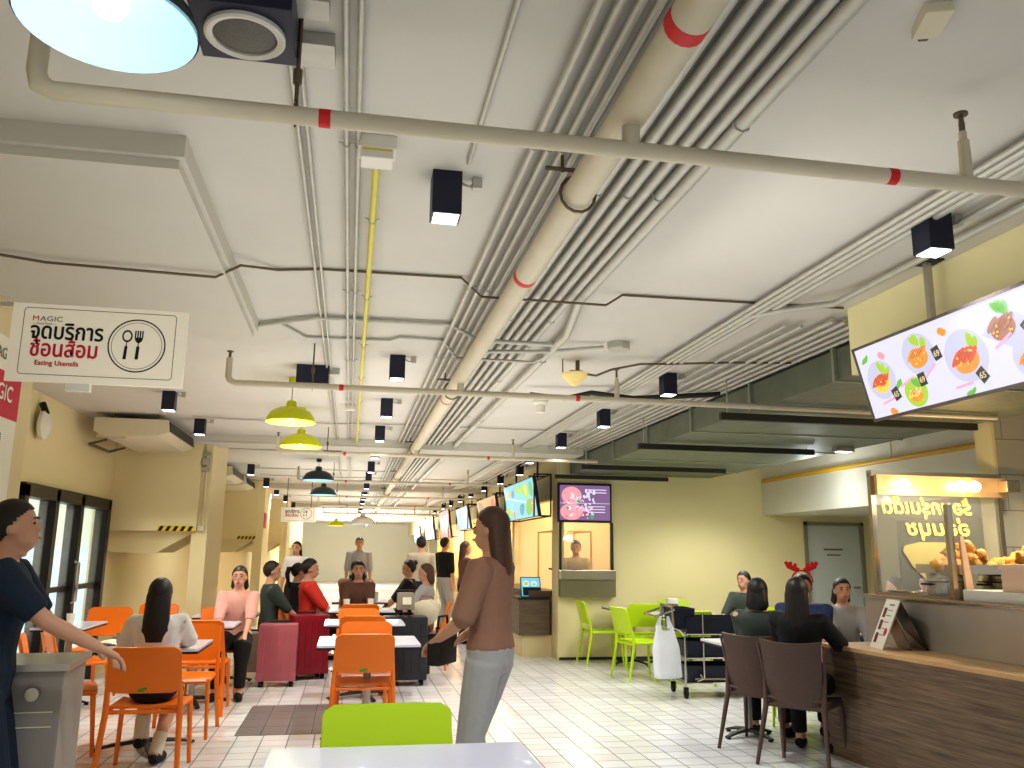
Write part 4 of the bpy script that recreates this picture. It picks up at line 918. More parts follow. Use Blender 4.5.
table('dining_table', -1.82, -1.05, 6.72, 7.42, 'white table with dark edge in front of the person in white socks')
table('dining_table', -1.82, -1.05, 8.65, 9.3, 'white table with dark edge behind the chairs along the wall side')
table('dining_table', -1.65, -1.0, 9.98, 10.6, 'white table beyond the pink suitcases on the wall side')
table('dining_table', -2.8, -2.35, 8.55, 9.35, 'small white table with black edge by the glass lobby door')
table('dining_table', 3.52, 4.2, 11.05, 11.75, 'dark edged table against the back wall beside the kiosk')
table('dining_table', 3.75, 4.5, 9.95, 10.6, 'dark edged table holding the steel utensil tin')
table('dining_table', 4.75, 5.5, 9.0, 9.7, 'dark edged table behind the seated group on the stall side')
table('dining_table', 3.05, 3.55, 6.5, 7.2, 'small table in front of the brown chairs at the counter end')
# small things on tables
o = root('utensil_tin', (3.98, 10.3, .74), 'ribbed steel utensil tin on the lime chairs\' table', 'tin')
MB().lathe([(.001, 0), (.1, 0), (.1, .11), (.095, .11), (.095, .01), (.001, .01)], 20).build('tin_body', M['steel'], o)
b = MB()
for i in range(14): a = i*.449; b.tube([(.1*math.cos(a), .1*math.sin(a), .005), (.1*math.cos(a), .1*math.sin(a), .105)], .006, 5)
b.build('tin_ribs', M['steel_dull'], o)
o = root('tissue_box', (4.05, 10.45, .74), 'pale box standing behind the utensil tin', 'box'); MB().box(-.06, .08, -.05, .05, 0, .17, bev=.006).build('box_body', M['white_plastic'], o, smooth=False)
o = root('magazine', (-1.66, 7.1, .74), 'open white magazine on the table of the person in white socks', 'magazine')
MB().panel(lambda u, v: ((u-.5)*.4, (v-.5)*.26, .004+.02*math.sin(PI*abs(2*u-1))), 12, 2, .004).build('pages', M['paper'], o)
o = root('smartphone', (-1.55, 6.86, .74), 'black phone lying on the table by the white socks person', 'phone', rz=.3)
MB().box(-.08, .08, -.035, .035, 0, .008, bev=.003).build('phone_body', M['black'], o, smooth=False)
o = root('cap_bag', (-1.7, 7.3, .74), 'crumpled grey pouch at the far edge of the magazine table', 'pouch')
b = MB(); b.ball((0, 0, .035), .09, .05, .035, 14, 8); b.ball((.06, .01, .03), .04, .04, .028, 10, 6); b.build('pouch_body', M['grey_cloth'], o); MB().tube([(-.05, -.03, .06), (.02, -.05, .065), (.07, -.03, .05)], .006, 6).build('zip_pull', M['ink_grey'], o)
o = root('cup', (-2.58, 8.95, .74), 'small white cup on the black edged table by the glass door', 'cup'); MB().lathe([(.001, 0), (.03, 0), (.04, .1), (.036, .1), (.027, .006), (.001, .006)], 16).build('cup_body', M['paper'], o)
for i, (x, y) in enumerate(((0.0, 11.0), (.3, 11.1), (.42, 12.95), (-.05, 12.95))):
    o = root('cup', (x, y, .74), ['clear white cup on the third middle table beside its corner', 'pale takeaway cup mid third middle table', 'white cup on the fourth middle table, stall side', 'white cup on the fourth middle table, wall side'][i], 'cup')
    MB().lathe([(.001, 0), (.03, 0), (.042, .13), (.038, .13), (.027, .006), (.001, .006)], 16).build('cup_body', M['paper'], o)
# suitcases
def suitcase(name, loc, w, d_, h, m, lab, rz=0):
    s = root(name, loc, lab, 'suitcase', rz=rz)
    sh_ = MB().box(-w/2, w/2, -d_/2, d_/2, .06, h, bev=.035).build('shell', m, s)
    b = MB()
    for i in range(5): x = -w/2+w*(i+.9)/5.8; b.box(x-.008, x+.008, -d_/2-.006, d_/2+.006, .13, h-.07, bev=.003)
    b.build('shell_ribs', m, sh_, smooth=False)
    b = MB(); b.box(-w/2-.004, w/2+.004, -.006, .006, .07, h-.01); b.build('zip_seam', M['black'], sh_, smooth=False)
    for x in (-w/2+.05, w/2-.05):
        for y in (-d_/2+.05, d_/2-.05):
            b = MB(); b.tube([(x-.018, y, .03), (x+.018, y, .03)], .03, 14); b.tube([(x, y, .03), (x, y, .075)], .012, 8); b.build('wheel', M['rubber'], s)
    b = MB()
    b.tube([(-.1, d_/2-.04, h-.02), (-.1, d_/2-.04, h+.02), (.1, d_/2-.04, h+.02), (.1, d_/2-.04, h-.02)], .009, 8); b.build('handle', M['black'], s)
    for x in (-w/2+.03, w/2-.03): MB().box(x-.03, x+.03, -d_/2-.004, -d_/2+.05, .06, .15, bev=.01).build('corner_guard', m, sh_)
    return s
suitcase('suitcase', (-.72, 10.0, 0), .42, .26, .66, M['pink_case'], 'dusty pink hard shell suitcase standing on the tiles beside the orange chairs')
suitcase('suitcase', (-.42, 10.5, 0), .42, .28, .72, M['red_case'], 'deep crimson suitcase standing just behind the dusty pink one', R(20))
suitcase('suitcase', (.66, 9.95, 0), .5, .32, .74, M['black_case'], 'large black hard shell suitcase standing by the second middle table')
suitcase('suitcase', (.78, 10.4, 0), .42, .26, .6, M['black_case'], 'smaller black suitcase standing behind the large black one')
suitcase('suitcase', (-1.06, 10.7, 0), .3, .22, .5, M['grey_case'], 'grey-green cabin suitcase almost hidden behind the dusty pink one')
cb = suitcase('cabin_bag', (.66, 9.95, .75), .2, .16, .25, M['grey_case'], 'small taupe travel bag with a white tag on top of the large black suitcase')
MB().box(-.04, .06, -.1, -.09, .12, .2).build('white_tag', M['paper'], cb, smooth=False)
o = root('shoulder_bag', (.93, 10.2, .62), 'soft beige bag resting on the smaller black suitcase', 'bag')
b = MB(); b.ball((-.02, .1, .13), .17, .1, .15, 16, 10); b.ball((.06, .12, .17), .1, .08, .12, 14, 8); b.build('bag_body', M['beige_cloth'], o); MB().tube([(-.12, .1, .2), (-.05, .1, .33), (.06, .1, .32), (.12, .1, .2)], .01, 6).build('strap', M['tan_cloth'], o)
# grey bin by the standing person
bn = root('waste_bin', (-1.40, 4.30, 0), 'grey metal bin cabinet with a small knob beside the standing person in navy', 'bin', rz=R(4))
MB().box(-.3, .2, -.2, .22, .02, .93, bev=.008).build('cabinet_body', mat('bin_grey', srgb(156, 148, 140), .5, .2, var=.05), bn, smooth=False)
MB().box(-.32, .22, -.22, .24, .93, .96, bev=.004).build('top_plate', M['steel_dull'], bn, smooth=False)
b = MB(); b.tube([(.09, -.2, .84), (.09, -.24, .84)], .028, 14); b.build('knob', M['chrome'], bn)
b = MB(); b.box(-.02, .17, -.204, -.2, .76, .764); b.box(-.02, .17, -.204, -.2, .70, .704); b.build('door_groove', M['paper'], bn, smooth=False)
b = MB(); b.box(-.28, .18, -.19, .2, 0, .02); b.build('plinth', M['rubber'], bn, smooth=False)
# tray trolley
tl = root('tray_trolley', (3.95, 8.85, 0), 'chrome tray trolley with navy tubs on black castors', 'trolley', rz=R(-4))
L, D2 = .44, .22
b = MB()
for y in (-D2, D2):
    b.tube([(-L, y, .1), (-L, y, .62), (-L+.0, y, .66)], .012, 8); b.tube([(L, y, .1), (L, y, .88)], .012, 8)
    b.tube([(-L+.16, y, .24), (-L+.18, y, .19), (-L+.12, y, .17)], .012, 8); b.tube([(-L+.2, y, .2), (-L+.2, y, .86)], .011, 8)
    for z in (.15, .40, .64): b.tube([(-L, y, z), (L, y, z)], .010, 8)
b.tube([(-L, -D2, .62), (-L-.05, -D2, .68), (-L-.12, -D2, .70), (-L-.12, -D2+.02, .92), (-L-.12, D2-.02, .92), (-L-.12, D2, .70), (-L-.05, D2, .68), (-L, D2, .62)], .012, 8)
b.tube([(-L-.1, -D2-.0, .89), (-L-.24, -D2-.0, .84), (-L-.3, -D2, .82), (-L-.3, D2, .82), (-L-.1, D2, .89)], .010, 8)
for x in (-L, L):
    for z in (.15, .40): b.tube([(x, -D2, z), (x, D2, z)], .010, 8)
b.build('frame', M['chrome'], tl)
for x in (-L, L):
    for y in (-D2, D2):
        b = MB(); b.tube([(x-.014, y, .045), (x+.014, y, .045)], .045, 16); b.box(x-.022, x+.022, y-.02, y+.02, .05, .11); b.build('castor', M['rubber'], tl)
def tub(x0, x1, y0, y1, z0, z1):
    b = MB(); t = .008; s_ = .02
    b.loft([[(x0+s_, y0+s_, z0), (x1-s_, y0+s_, z0), (x1-s_, y1-s_, z0), (x0+s_, y1-s_, z0)], [(x0, y0, z1), (x1, y0, z1), (x1, y1, z1), (x0, y1, z1)], [(x0+t, y0+t, z1), (x1-t, y0+t, z1), (x1-t, y1-t, z1), (x0+t, y1-t, z1)], [(x0+s_+t, y0+s_+t, z0+t), (x1-s_-t, y0+s_+t, z0+t), (x1-s_-t, y1-s_-t, z0+t), (x0+s_+t, y1-s_-t, z0+t)]])
    return b
for z in (.15, .40, .64):
    o = tub(-L+.02, L-.02, -D2+.01, D2-.01, z+.0, z+.17).build('navy_tub', M['navy'], tl, smooth=False)
tub(-L-.10, -L+.13, -D2+.03, D2-.03, .69, .90).build('navy_side_bin', M['navy'], tl, smooth=False)
b = MB(); b.box(-L+.1, L-.1, -D2, D2, .18, .2); b.build('base_shelf', M['steel'], tl, smooth=False)
# plastic bag hanging on it
pb = root('plastic_bag', (3.26, 8.62, .82), 'white plastic carrier bag hanging from the trolley handle', 'bag', rz=R(6))
rnd = random.Random(3)
def bagf(u, v):
    a = 2*PI*u; w = .085+.06*min(1, v*2.2)+.012*math.sin(7*a)*v+.01*math.sin(3*a+2)*v; z = -.08-.52*v
    hump = .06*math.sin(a*1)**2*(1-v)
    return (w*math.cos(a)*1.05+.03*v, .55*w*math.sin(a), z - hump)
b = MB(); rings = []
for j in range(15): rings.append([Vector(bagf(i/28, j/14)) for i in range(28)])
rings.append([Vector(((p.x-.03)*.85+.03, p.y*.7, p.z-.012)) for p in rings[-1]])
b.loft(rings, cap=False); b.bm.faces.new([v for v in list(b.bm.verts)[-28:]])
b.build('bag_body', M['bag'], pb, ang=80)
for s_ in (-1, 1):
    MB().panel(lambda u, v: (s_*(.075-.035*v)+(u-.5)*(.075-.045*v), .012*math.sin(PI*v), -.12+.125*v), 4, 8, .003).build('handle_loop', M['bag'], pb)
o = root('milk_tea_bottle', (3.31, 8.62, .3), 'x', 'bottle') if False else None
# ================================================================== PEOPLE
def remesh(b, name, m, parent, vox, smooth_it=2):
    me = bpy.data.meshes.new('tmp'); bmesh.ops.recalc_face_normals(b.bm, faces=b.bm.faces); b.bm.to_mesh(me); b.bm.free()
    t = bpy.data.objects.new('tmp', me); COL.objects.link(t)
    md = t.modifiers.new('r', 'REMESH'); md.mode = 'VOXEL'; md.voxel_size = vox; md.use_smooth_shade = True
    sm = t.modifiers.new('s', 'SMOOTH'); sm.factor = .5; sm.iterations = smooth_it
    dg = bpy.context.evaluated_depsgraph_get(); me2 = bpy.data.meshes.new_from_object(t.evaluated_get(dg)); me2.name = name
    bpy.data.objects.remove(t); bpy.data.meshes.remove(me)
    me2.materials.clear(); me2.materials.append(m)
    for p in me2.polygons: p.use_smooth = True
    o = bpy.data.objects.new(name, me2); COL.objects.link(o); o.parent = parent
    return o
def ik(a, c, l1, l2, pole):
    a, c, pole = Vector(a), Vector(c), Vector(pole); d = c-a; L = min(d.length, (l1+l2)*.995); dn = d.normalized(); c = a+dn*L
    x = (l1*l1-l2*l2+L*L)/(2*L); h = math.sqrt(max(0, l1*l1-x*x)); pp = (pole-dn*pole.dot(dn)).normalized()
    return a+dn*x+pp*h, c
def person(label, loc, rz, H=1.68, sit=False, top='white_cloth', bottom='black_cloth', skin='skin', hair='hair_black', style='short', hands=None, lean=0, head_yaw=0, head_pitch=0,
           sleeve=.62, skirt=False, feet=None, shoe='black_cloth', socks=False, vox=.013, build_=1., female=True, group=None, step=0):
    r = root('person', loc, label, 'person', group, rz)
    s = H/1.70
    dz = -.42*s*0 - (.445*s - .0) if sit else 0
    pz = .93*s + (dz if sit else 0)
    if sit: pz = .455+.085*s
    P = Vector((0, -.06 if sit else 0, pz))
    rotL = Matrix.Rotation(-lean, 4, 'X')
    def T(x, y, z):  # torso point: z measured from the pelvis at scale 1
        return P + (rotL @ Vector((x*s*build_, y*s, z*s)))
    wst = .118 if female else .135
    prof = [(-.10, .10, .08, 0), (-.05, .155, .105, 0), (.03, .165, .11, 0), (.12, wst+.012, .095, 0), (.20, wst+.008, .092, .005), (.30, .145, .105, .01), (.38, .158, .108, .005), (.44, .165, .095, 0), (.475, .135, .075, -.005), (.505, .075, .06, -.01), (.53, .052, .052, -.008), (.60, .05, .052, .005)]
    def ring(z, rx, ry, yo, inf=0, n=16): return [T((rx+inf)*math.cos(t), yo+(ry+inf)*math.sin(t), z) for t in [2*PI*i/n for i in range(n)]]
    sh = {q: T(q*(.15 if female else .172), 0, .452) for q in (-1, 1)}; hip = {q: T(q*.088, 0, -.03) if not sit else P+Vector((q*.088*s, .02, -.01)) for q in (-1, 1)}
    knee, ank, toe, elb, wri, hdir = {}, {}, {}, {}, {}, {}
    for q in (-1, 1):
        if sit: tgt = Vector((q*.12, .36, .085)) if not feet else Vector(feet[0 if q < 0 else 1]); pole = (q*.1, 1, .9)
        else: tgt = Vector((q*.095, (-.02+q*step), .085)) if not feet else Vector(feet[0 if q < 0 else 1]); pole = (0, 1, 0)
        knee[q], ank[q] = ik(hip[q], tgt, .43*s, .42*s, pole)
        toe[q] = Vector((ank[q].x+q*.02, ank[q].y+.14*s, .03 if ank[q].z < .12 else ank[q].z-.06))
        if hands: ht = Vector(hands[0 if q < 0 else 1])
        elif sit: ht = Vector((q*.13, .32, .60))
        else: ht = T(q*.235, .06, -.1)
        elb[q], wri[q] = ik(sh[q], ht, .285*s, .25*s, (q*.7, -.6, -.4)); hdir[q] = (wri[q]-elb[q]).normalized()
    # body
    b = MB(); b.loft([ring(*p) for p in prof])
    for q in (-1, 1):
        b.tube([sh[q]+(sh[-q]-sh[q])*.2, sh[q], elb[q]+(sh[q]-elb[q])*.5, elb[q], elb[q]+(wri[q]-elb[q])*.35, wri[q]], [.045*s, .05*s, .042*s, .036*s, .037*s, .024*s], 10)
        b.tube([hip[q], hip[q]+(knee[q]-hip[q])*.4, knee[q], knee[q]+(ank[q]-knee[q])*.3, ank[q]+(knee[q]-ank[q])*.1, ank[q]], [.088*s, .078*s, .055*s, .056*s, .034*s, .036*s], 12)
        b.tube([ank[q]+Vector((0, -.04, -.03)), ank[q]+Vector((0, .03, -.03)), toe[q]], [.032*s, .04*s, .03*s], 10)
    body_hd = T(0, .015, .645)
    hr = Matrix.Translation(body_hd) @ Matrix.Rotation(head_yaw, 4, 'Z') @ Matrix.Rotation(-head_pitch-lean*.3, 4, 'X')
    k = s*.98
    hb = MB(); hb.ball((0, -.012*k, .02*k), .077*k, .095*k, .1*k, 20, 14); hb.ball((0, .02*k, -.055*k), .055*k, .065*k, .06*k, 16, 10)
    hb.tube([(0, .078*k, .02*k), (0, .092*k, -.014*k), (0, .088*k, -.024*k)], [.007*k, .012*k, .009*k], 8); hb.ball((0, .082*k, -.055*k), .022*k, .014*k, .012*k, 10, 6)
    for q in (-1, 1): hb.ball((q*.078*k, -.01*k, -.005*k), .01*k, .022*k, .03*k, 10, 8)
    hb.tube([(0, -.01, -.13*k), (0, -.005, -.04*k)], .05*k, 12)
    hb.xf(hr)
    me = bpy.data.meshes.new('h'); hb.bm.to_mesh(me); hb.bm.free(); b.bm.from_mesh(me); bpy.data.meshes.remove(me)
    hm = MB()
    for q in (-1, 1):
        d = hdir[q]; side = d.cross(Vector((0, 0, 1))); side = side.normalized() if side.length > .2 else Vector((0, 1, 0)); nrm = side.cross(d).normalized()
        W = wri[q]; hm.tube([W-d*.01, W+d*.03*s, W+d*.085*s], [(.024*s, .018*s), (.038*s, .018*s), (.038*s, .014*s)], 10)
        for i in range(4):
            o_ = side*((i-1.5)*.019*s); L = (.062, .074, .07, .055)[i]*s
            a0 = W+d*.08*s+o_; a1 = a0+d*L*.45-nrm*.006; a2 = a1+d*L*.35-nrm*.018; a3 = a2+d*L*.2-nrm*.02
            hm.tube([a0, a1, a2, a3], [.0095*s, .009*s, .0082*s, .006*s], 8)
        th = side*(-q)
        t0 = W+d*.025*s+th*.03*s; hm.tube([W+d*.01+th*.01, t0, t0+d*.035*s+th*.02*s-nrm*.01, t0+d*.06*s+th*.022*s-nrm*.02], [.014*s, .013*s, .011*s, .008*s], 8)
    me = bpy.data.meshes.new('h'); hm.bm.to_mesh(me); hm.bm.free(); b.bm.from_mesh(me); bpy.data.meshes.remove(me)
    bd = remesh(b, 'body', M[skin], r, vox*.75, 2)
    for q in (-1, 1):
        e = MB(); e.ball((q*.03*k, .0765*k, .012*k), .011*k, .006*k, .0055*k, 10, 6)
        e.xf(hr).build('eye', M['eye'], bd)
    e = MB(); e.ball((0, .094*k, -.055*k), .02*k, .007*k, .006*k, 10, 6); e.xf(hr).build('lips', M['lips'], bd)
    for q in (-1, 1):
        e = MB(); e.tube([(q*.014*k, .088*k, .033*k), (q*.03*k, .087*k, .038*k), (q*.046*k, .076*k, .034*k)], .0035*k, 5)
        e.xf(hr).build('eyebrow', M[hair], bd)
    # hair
    hb = MB(); hb.ball((0, -.016*k, .026*k), .086*k, .103*k, .106*k, 44, 36)
    HL = ((-.2, -.09), (-.07, -.075), (-.02, -.03), (.005, .012), (.035, .05), (.07, .078), (.2, .1))
    def hl(y):
        y /= k
        for (a0, b0), (a1, b1) in zip(HL[:-1], HL[1:]):
            if a0 <= y <= a1: return (b0+(b1-b0)*(y-a0)/(a1-a0))*k
        return .1*k
    dele = [v for v in hb.bm.verts if v.co.z < hl(v.co.y)]
    bmesh.ops.delete(hb.bm, geom=dele, context='VERTS')
    bmesh.ops.solidify(hb.bm, geom=hb.bm.faces[:], thickness=.006)
    if style in ('long', 'bob'):
        zb = -.33 if style == 'long' else -.14
        hb.loft([[(w*k*math.cos(t), (-.035+dy)*k + d_*k*math.sin(t), z*k) for t in [2*PI*i/18 for i in range(18)]] for z, w, d_, dy in ((.06, .07, .06, -.01), (.0, .088, .062, -.02), (zb*.4, .092, .055, -.035), (zb*.75, .098, .045, -.05), (zb, .07, .025, -.055))])
    if style == 'ponytail': hb.tube([(0, -.1*k, .06*k), (0, -.15*k, .05*k), (0, -.17*k, -.03*k), (0, -.15*k, -.14*k), (0, -.13*k, -.22*k)], [.02*k, .03*k, .032*k, .026*k, .008*k], 10)
    if style == 'bun': hb.ball((0, -.1*k, .085*k), .042*k, .04*k, .04*k, 12, 8)
    hb.xf(hr).build('hair', M[hair], r, ang=60)
    # top
    b = MB(); inf = .014
    b.loft([ring(p[0], p[1], p[2], p[3], inf) for p in prof[(3 if skirt else 2):9]] + [ring(.50, .085, .068, -.01, .006)])
    for q in (-1, 1):
        pts = [sh[q]+(sh[-q]-sh[q])*.25, sh[q], sh[q]+(elb[q]-sh[q])*min(1, sleeve*2)]; rr = [.052*s, .059*s, .057*s] if female else [.056*s, .064*s, .058*s]
        if sleeve > .5: pts += [elb[q]+(wri[q]-elb[q])*((sleeve-.5)*2*.94)]; rr += [.047*s]
        b.tube(pts, rr, 12)
    remesh(b, 'top', M[top], r, vox, 2)
    # bottoms
    b = MB()
    b.loft([ring(p[0], p[1], p[2], p[3], .010) for p in prof[0:4]])
    if skirt:
        if sit:
            b.tube([P+Vector((0, -.02, 0)), P+Vector((0, .16, .0)), (knee[-1]+knee[1])/2+Vector((0, -.06, -.0))], [(.16*s, .095*s), (.17*s, .09*s), (.19*s, .07*s)], 16)
            b.tube([(knee[-1]+knee[1])/2+Vector((0, -.08, 0)), (knee[-1]+knee[1])/2+Vector((0, .0, -.12))], [(.19*s, .06*s), (.18*s, .03*s)], 16)
        else: b.loft([[P+Vector((rx*math.cos(t), rx*.75*math.sin(t), z)) for t in [2*PI*i/16 for i in range(16)]] for z, rx in ((.0, .165), (-.2, .2), (-.42, .23))])
    else:
        for q in (-1, 1): b.tube([hip[q], hip[q]+(knee[q]-hip[q])*.4, knee[q], knee[q]+(ank[q]-knee[q])*.4, ank[q]+(knee[q]-ank[q])*.06], [.1*s, .092*s, .07*s, .066*s, .056*s], 12)
    remesh(b, 'skirt' if skirt else 'trousers', M[bottom], r, vox, 2)
    for q in (-1, 1):
        a = ank[q]
        b = MB(); b.tube([a+Vector((0, -.065, -.045)), a+Vector((0, -.02, -.04)), a+Vector((0, .05, -.045)), toe[q]+Vector((0, .01, .0)), toe[q]+Vector((0, .045, -.004))], [.026*s, .042*s, .044*s, .036*s, .018*s], 12)
        for v in b.bm.verts: v.co.z = max(v.co.z, a.z-.084)
        b.build('shoe', M[shoe], r, ang=60)
        if socks: MB().tube([a+Vector((0, 0, -.02)), a+(knee[q]-a)*.33], [.046*s, .05*s], 12).build('sock', M['sock'], r)
    return r
# standing person in navy at the bin
person('standing person in navy shirt and trousers with bare forearms held over the grey bin', (-1.47, 4.0, 0), R(-80), 1.66, top='navy_cloth', bottom='navy_cloth', style='short', female=False, sleeve=.42, hands=((-.16, .40, 1.02), (.12, .44, 1.04)), lean=R(4), vox=.010, head_pitch=R(-8))
person('seated person in a white top, navy skirt, white socks and black shoes, seen from behind', (-1.265, 6.42, 0), 0, 1.60, True, 'white_cloth', 'navy_cloth', style='long', skirt=True, socks=True, hands=((-.22, .34, .78), (.12, .36, .78)), feet=((-.11, .20, .17), (.02, .10, .085)), lean=R(-4), vox=.011)
person('standing long haired person in a brown top and grey trousers with a dark bag', (.76, 4.58, 0), R(58), 1.70, top='tan_cloth', bottom='grey_cloth', style='long', hair='hair_brown', sleeve=.55, hands=((-.10, .26, 1.0), (.12, .24, .98)), vox=.010, step=.06, shoe='white_cloth')
b = root('handbag', (.52, 4.73, .86), 'dark brown handbag held by the standing long haired person', 'bag', rz=R(58))
MB().box(-.11, .11, -.04, .04, 0, .17, bev=.02).build('bag_body', M['hair_black'], b); MB().tube([(-.07, 0, .16), (-.05, 0, .25), (.05, 0, .25), (.07, 0, .16)], .006).build('strap', M['hair_black'], b)
SP = [
 ('seated person in a pink top facing the camera at the second wall side table', (-1.13, 9.5, 0), PI, dict(top='pink_cloth', bottom='black_cloth', style='bob')),
 ('seated person in dark green behind the two red suitcases', (-.86, 10.9, 0), R(-80), dict(top='darkgreen_cloth', bottom='denim', style='short', female=False, H=1.74)),
 ('seated person in a red shirt and black trousers at the third middle table', (-.42, 11.2, 0), R(-90), dict(top='red_cloth', bottom='black_cloth', style='short', H=1.80, female=False)),
 ('seated person in navy behind the one in the red shirt', (-.62, 12.2, 0), R(-70), dict(top='navy_cloth', bottom='denim', style='ponytail')),
 ('seated person in brown facing the camera at the third middle table', (.14, 11.65, 0), PI, dict(top='brown_cloth', bottom='black_cloth', style='long', H=1.74)),
 ('seated person in a tan top seen from behind at the fourth middle table', (.12, 13.0, 0), 0, dict(top='tan_cloth', bottom='denim', style='short', H=1.74, female=False)),
 ('seated person in black beside the fourth middle table on the booth side', (.85, 13.1, 0), R(90), dict(top='black_cloth', bottom='black_cloth', style='bun', H=1.76)),
 ('seated person in grey beside the third middle table on the booth side', (.95, 11.3, 0), R(80), dict(top='grey_cloth', bottom='tan_cloth', style='bob', hair='hair_brown', H=1.7)),
]
for lab, loc, rz, kw in SP:
    kw.setdefault('H', 1.66); H_ = kw.pop('H')
    person(lab, loc, rz, H_, True, vox=.016, **kw)
for (x, y, rz, lab) in ((-.92, 10.9, R(-80), 'under the person in dark green'), (-.47, 11.2, R(-90), 'under the person in the red shirt'), (-.68, 12.2, R(-70), 'under the person in navy behind the red shirt'), (.92, 13.1, R(90), 'under the person in black far back'), (1.02, 11.3, R(80), 'under the person in grey on the booth side')):
    oc(x, y, rz, lab)
for lab, loc, rz, kw in (
 ('standing person in beige walking away far down the hall', (1.2, 14.6, 0), R(10), dict(top='beige_cloth', bottom='denim', style='short', female=False, H=1.72)),
 ('standing person in a white top far down the hall near the wall side', (-.9, 15.4, 0), R(160), dict(top='white_cloth', bottom='black_cloth', style='long', H=1.62)),
 ('standing person in brown beside the booths queueing', (1.9, 14.2, 0), R(-80), dict(top='brown_cloth', bottom='black_cloth', style='long', hair='hair_brown', H=1.64)),
 ('standing person in black queueing behind the one in brown', (1.8, 16.4, 0), R(-60), dict(top='black_cloth', bottom='grey_cloth', style='short', female=False, H=1.74)),
 ('standing person in grey in the far middle aisle', (.2, 17.5, 0), R(180), dict(top='grey_cloth', bottom='denim', style='short', female=False, H=1.74)),
 ('standing kiosk worker in a white top inside the warm lit window', (3.42, 12.75, 0), R(160), dict(top='beige_cloth', bottom='black_cloth', style='bun', H=1.66, sleeve=.45, hands=((-.15, .34, 1.05), (.15, .34, 1.05)))),
): 
    H_ = kw.pop('H'); person(lab, loc, rz, H_, False, vox=.016, **kw)
# stall side group
person('seated person in a black top on the nearest brown chair, black jeans and shoes', (3.37, 6.06, 0), R(-38), 1.68, True, 'black_cloth', 'black_cloth', style='long', hands=((-.1, .38, .77), (.2, .36, .77)), vox=.012, feet=((-.1, .36, .085), (.14, .28, .085)), sleeve=.9)
person('seated person in dark grey on the second brown chair', (3.30, 6.57, 0), R(-34), 1.64, True, 'darkgreen_cloth', 'black_cloth', style='bob', vox=.014, sleeve=.9)
pa = person('seated person in a blue shirt wearing a red reindeer antler headband', (4.02, 7.15, 0), R(150), 1.68, True, 'blue_cloth', 'black_cloth', skin='skin2', style='short', vox=.013, female=False)
person('seated person in a light grey top at the end of the stall counter', (4.55, 7.35, 0), R(165), 1.6, True, 'grey_cloth', 'tan_cloth', style='bob', hair='hair_black', vox=.014, sleeve=.9)
person('seated person in dark green behind the tray trolley', (4.75, 9.9, 0), R(120), 1.62, True, 'darkgreen_cloth', 'black_cloth', style='short', vox=.016)
person('seated person in a black top seen low through the glass case', (6.15, 9.0, 0), R(60), 1.55, True, 'black_cloth', 'black_cloth', style='short', vox=.016)
person('seated person in a red top seen low through the glass case', (6.75, 9.2, 0), R(120), 1.6, True, 'red_cloth', 'black_cloth', style='short', vox=.016)
for (x, y, rz, lab) in ((4.02, 7.27, R(150), 'under the person wearing antlers'), (4.55, 7.47, R(165), 'under the person in light grey at the counter end'), (4.82, 9.95, R(120), 'under the person behind the trolley'), (6.08, 8.95, R(60), 'under the person in black beyond the glass case'), (6.83, 9.25, R(120), 'under the person in red beyond the glass case')):
    c = lc(x, y, rz, lab)
b1.location = (3.32, 5.99, 0); b1.rotation_euler = (0, 0, R(-46))
for o in COL.objects:
    if o.name.startswith('moulded_chair.') and o.parent is None: o.location = (3.26, 6.5, 0); o.rotation_euler = (0, 0, R(-46))
# antler headband
ah = root('antler_headband', (3.985, 7.09, 1.335), 'red felt reindeer antler headband on the head of the person in blue', 'headband', rz=R(150))
b = MB()
for q in (-1, 1):
    b.tube([(q*.02, 0, -.005), (q*.06, 0, .01), (q*.11, 0, .03), (q*.135, 0, .07)], [.02, .024, .022, .014], 10)
    b.tube([(q*.055, 0, .015), (q*.05, 0, .055)], [.018, .013], 8); b.tube([(q*.09, 0, .025), (q*.092, 0, .07)], [.018, .013], 8)
b.build('antlers', M['headband'], ah)
MB().tube([(.09*math.cos(t), 0, -.11+.105*math.sin(t)) for t in [PI*i/14 for i in range(15)]], .008, 6).build('band', M['headband'], ah)

# ================================================================== LIGHT, CAMERA
def light(kind, name, loc, power, col=(1, 1, 1), size=.2, rot=(0, 0, 0), spot=None, sy=None):
    l = bpy.data.lights.new(name, kind); l.energy = power; l.color = col
    if kind == 'AREA': l.size = size; 
    if kind == 'AREA' and sy: l.shape = 'RECTANGLE'; l.size_y = sy
    if kind in ('POINT', 'SPOT'): l.shadow_soft_size = size
    if kind == 'SPOT': l.spot_size = R(spot or 100); l.spot_blend = .6
    o = bpy.data.objects.new(name, l); COL.objects.link(o); o.location = loc; o.rotation_euler = rot
    return o
W = bpy.data.worlds.new('hall_world'); scene.world = W; W.use_nodes = True
W.node_tree.nodes['Background'].inputs[0].default_value = (.93, .96, 1.0, 1); W.node_tree.nodes['Background'].inputs[1].default_value = .7
NEU = (1, .97, .92); COOL = (.9, .95, 1); WARM = (1, .72, .4)
for x, y in ((.28, 2.9), (2.34, 2.88), (.28, 6.03), (2.40, 6.14), (.28, 7.82), (2.4, 7.88), (.28, 9.58), (-1.66, 7.93), (-1.66, 9.56), (2.4, 9.6), (.28, 13.5), (-1.66, 14.5), (2.4, 14.), (.28, 18), (-1.66, 19), (2.4, 19), (.28, 24), (.28, 31), (2.4, 27)):
    light('SPOT', 'down_spot', (x, y, 2.66), 75, COOL if y < 7 else NEU, .05, spot=130)
light('POINT', 'pendant_light', (-.585, 1.72, 2.45), 1.2, COOL, .05)
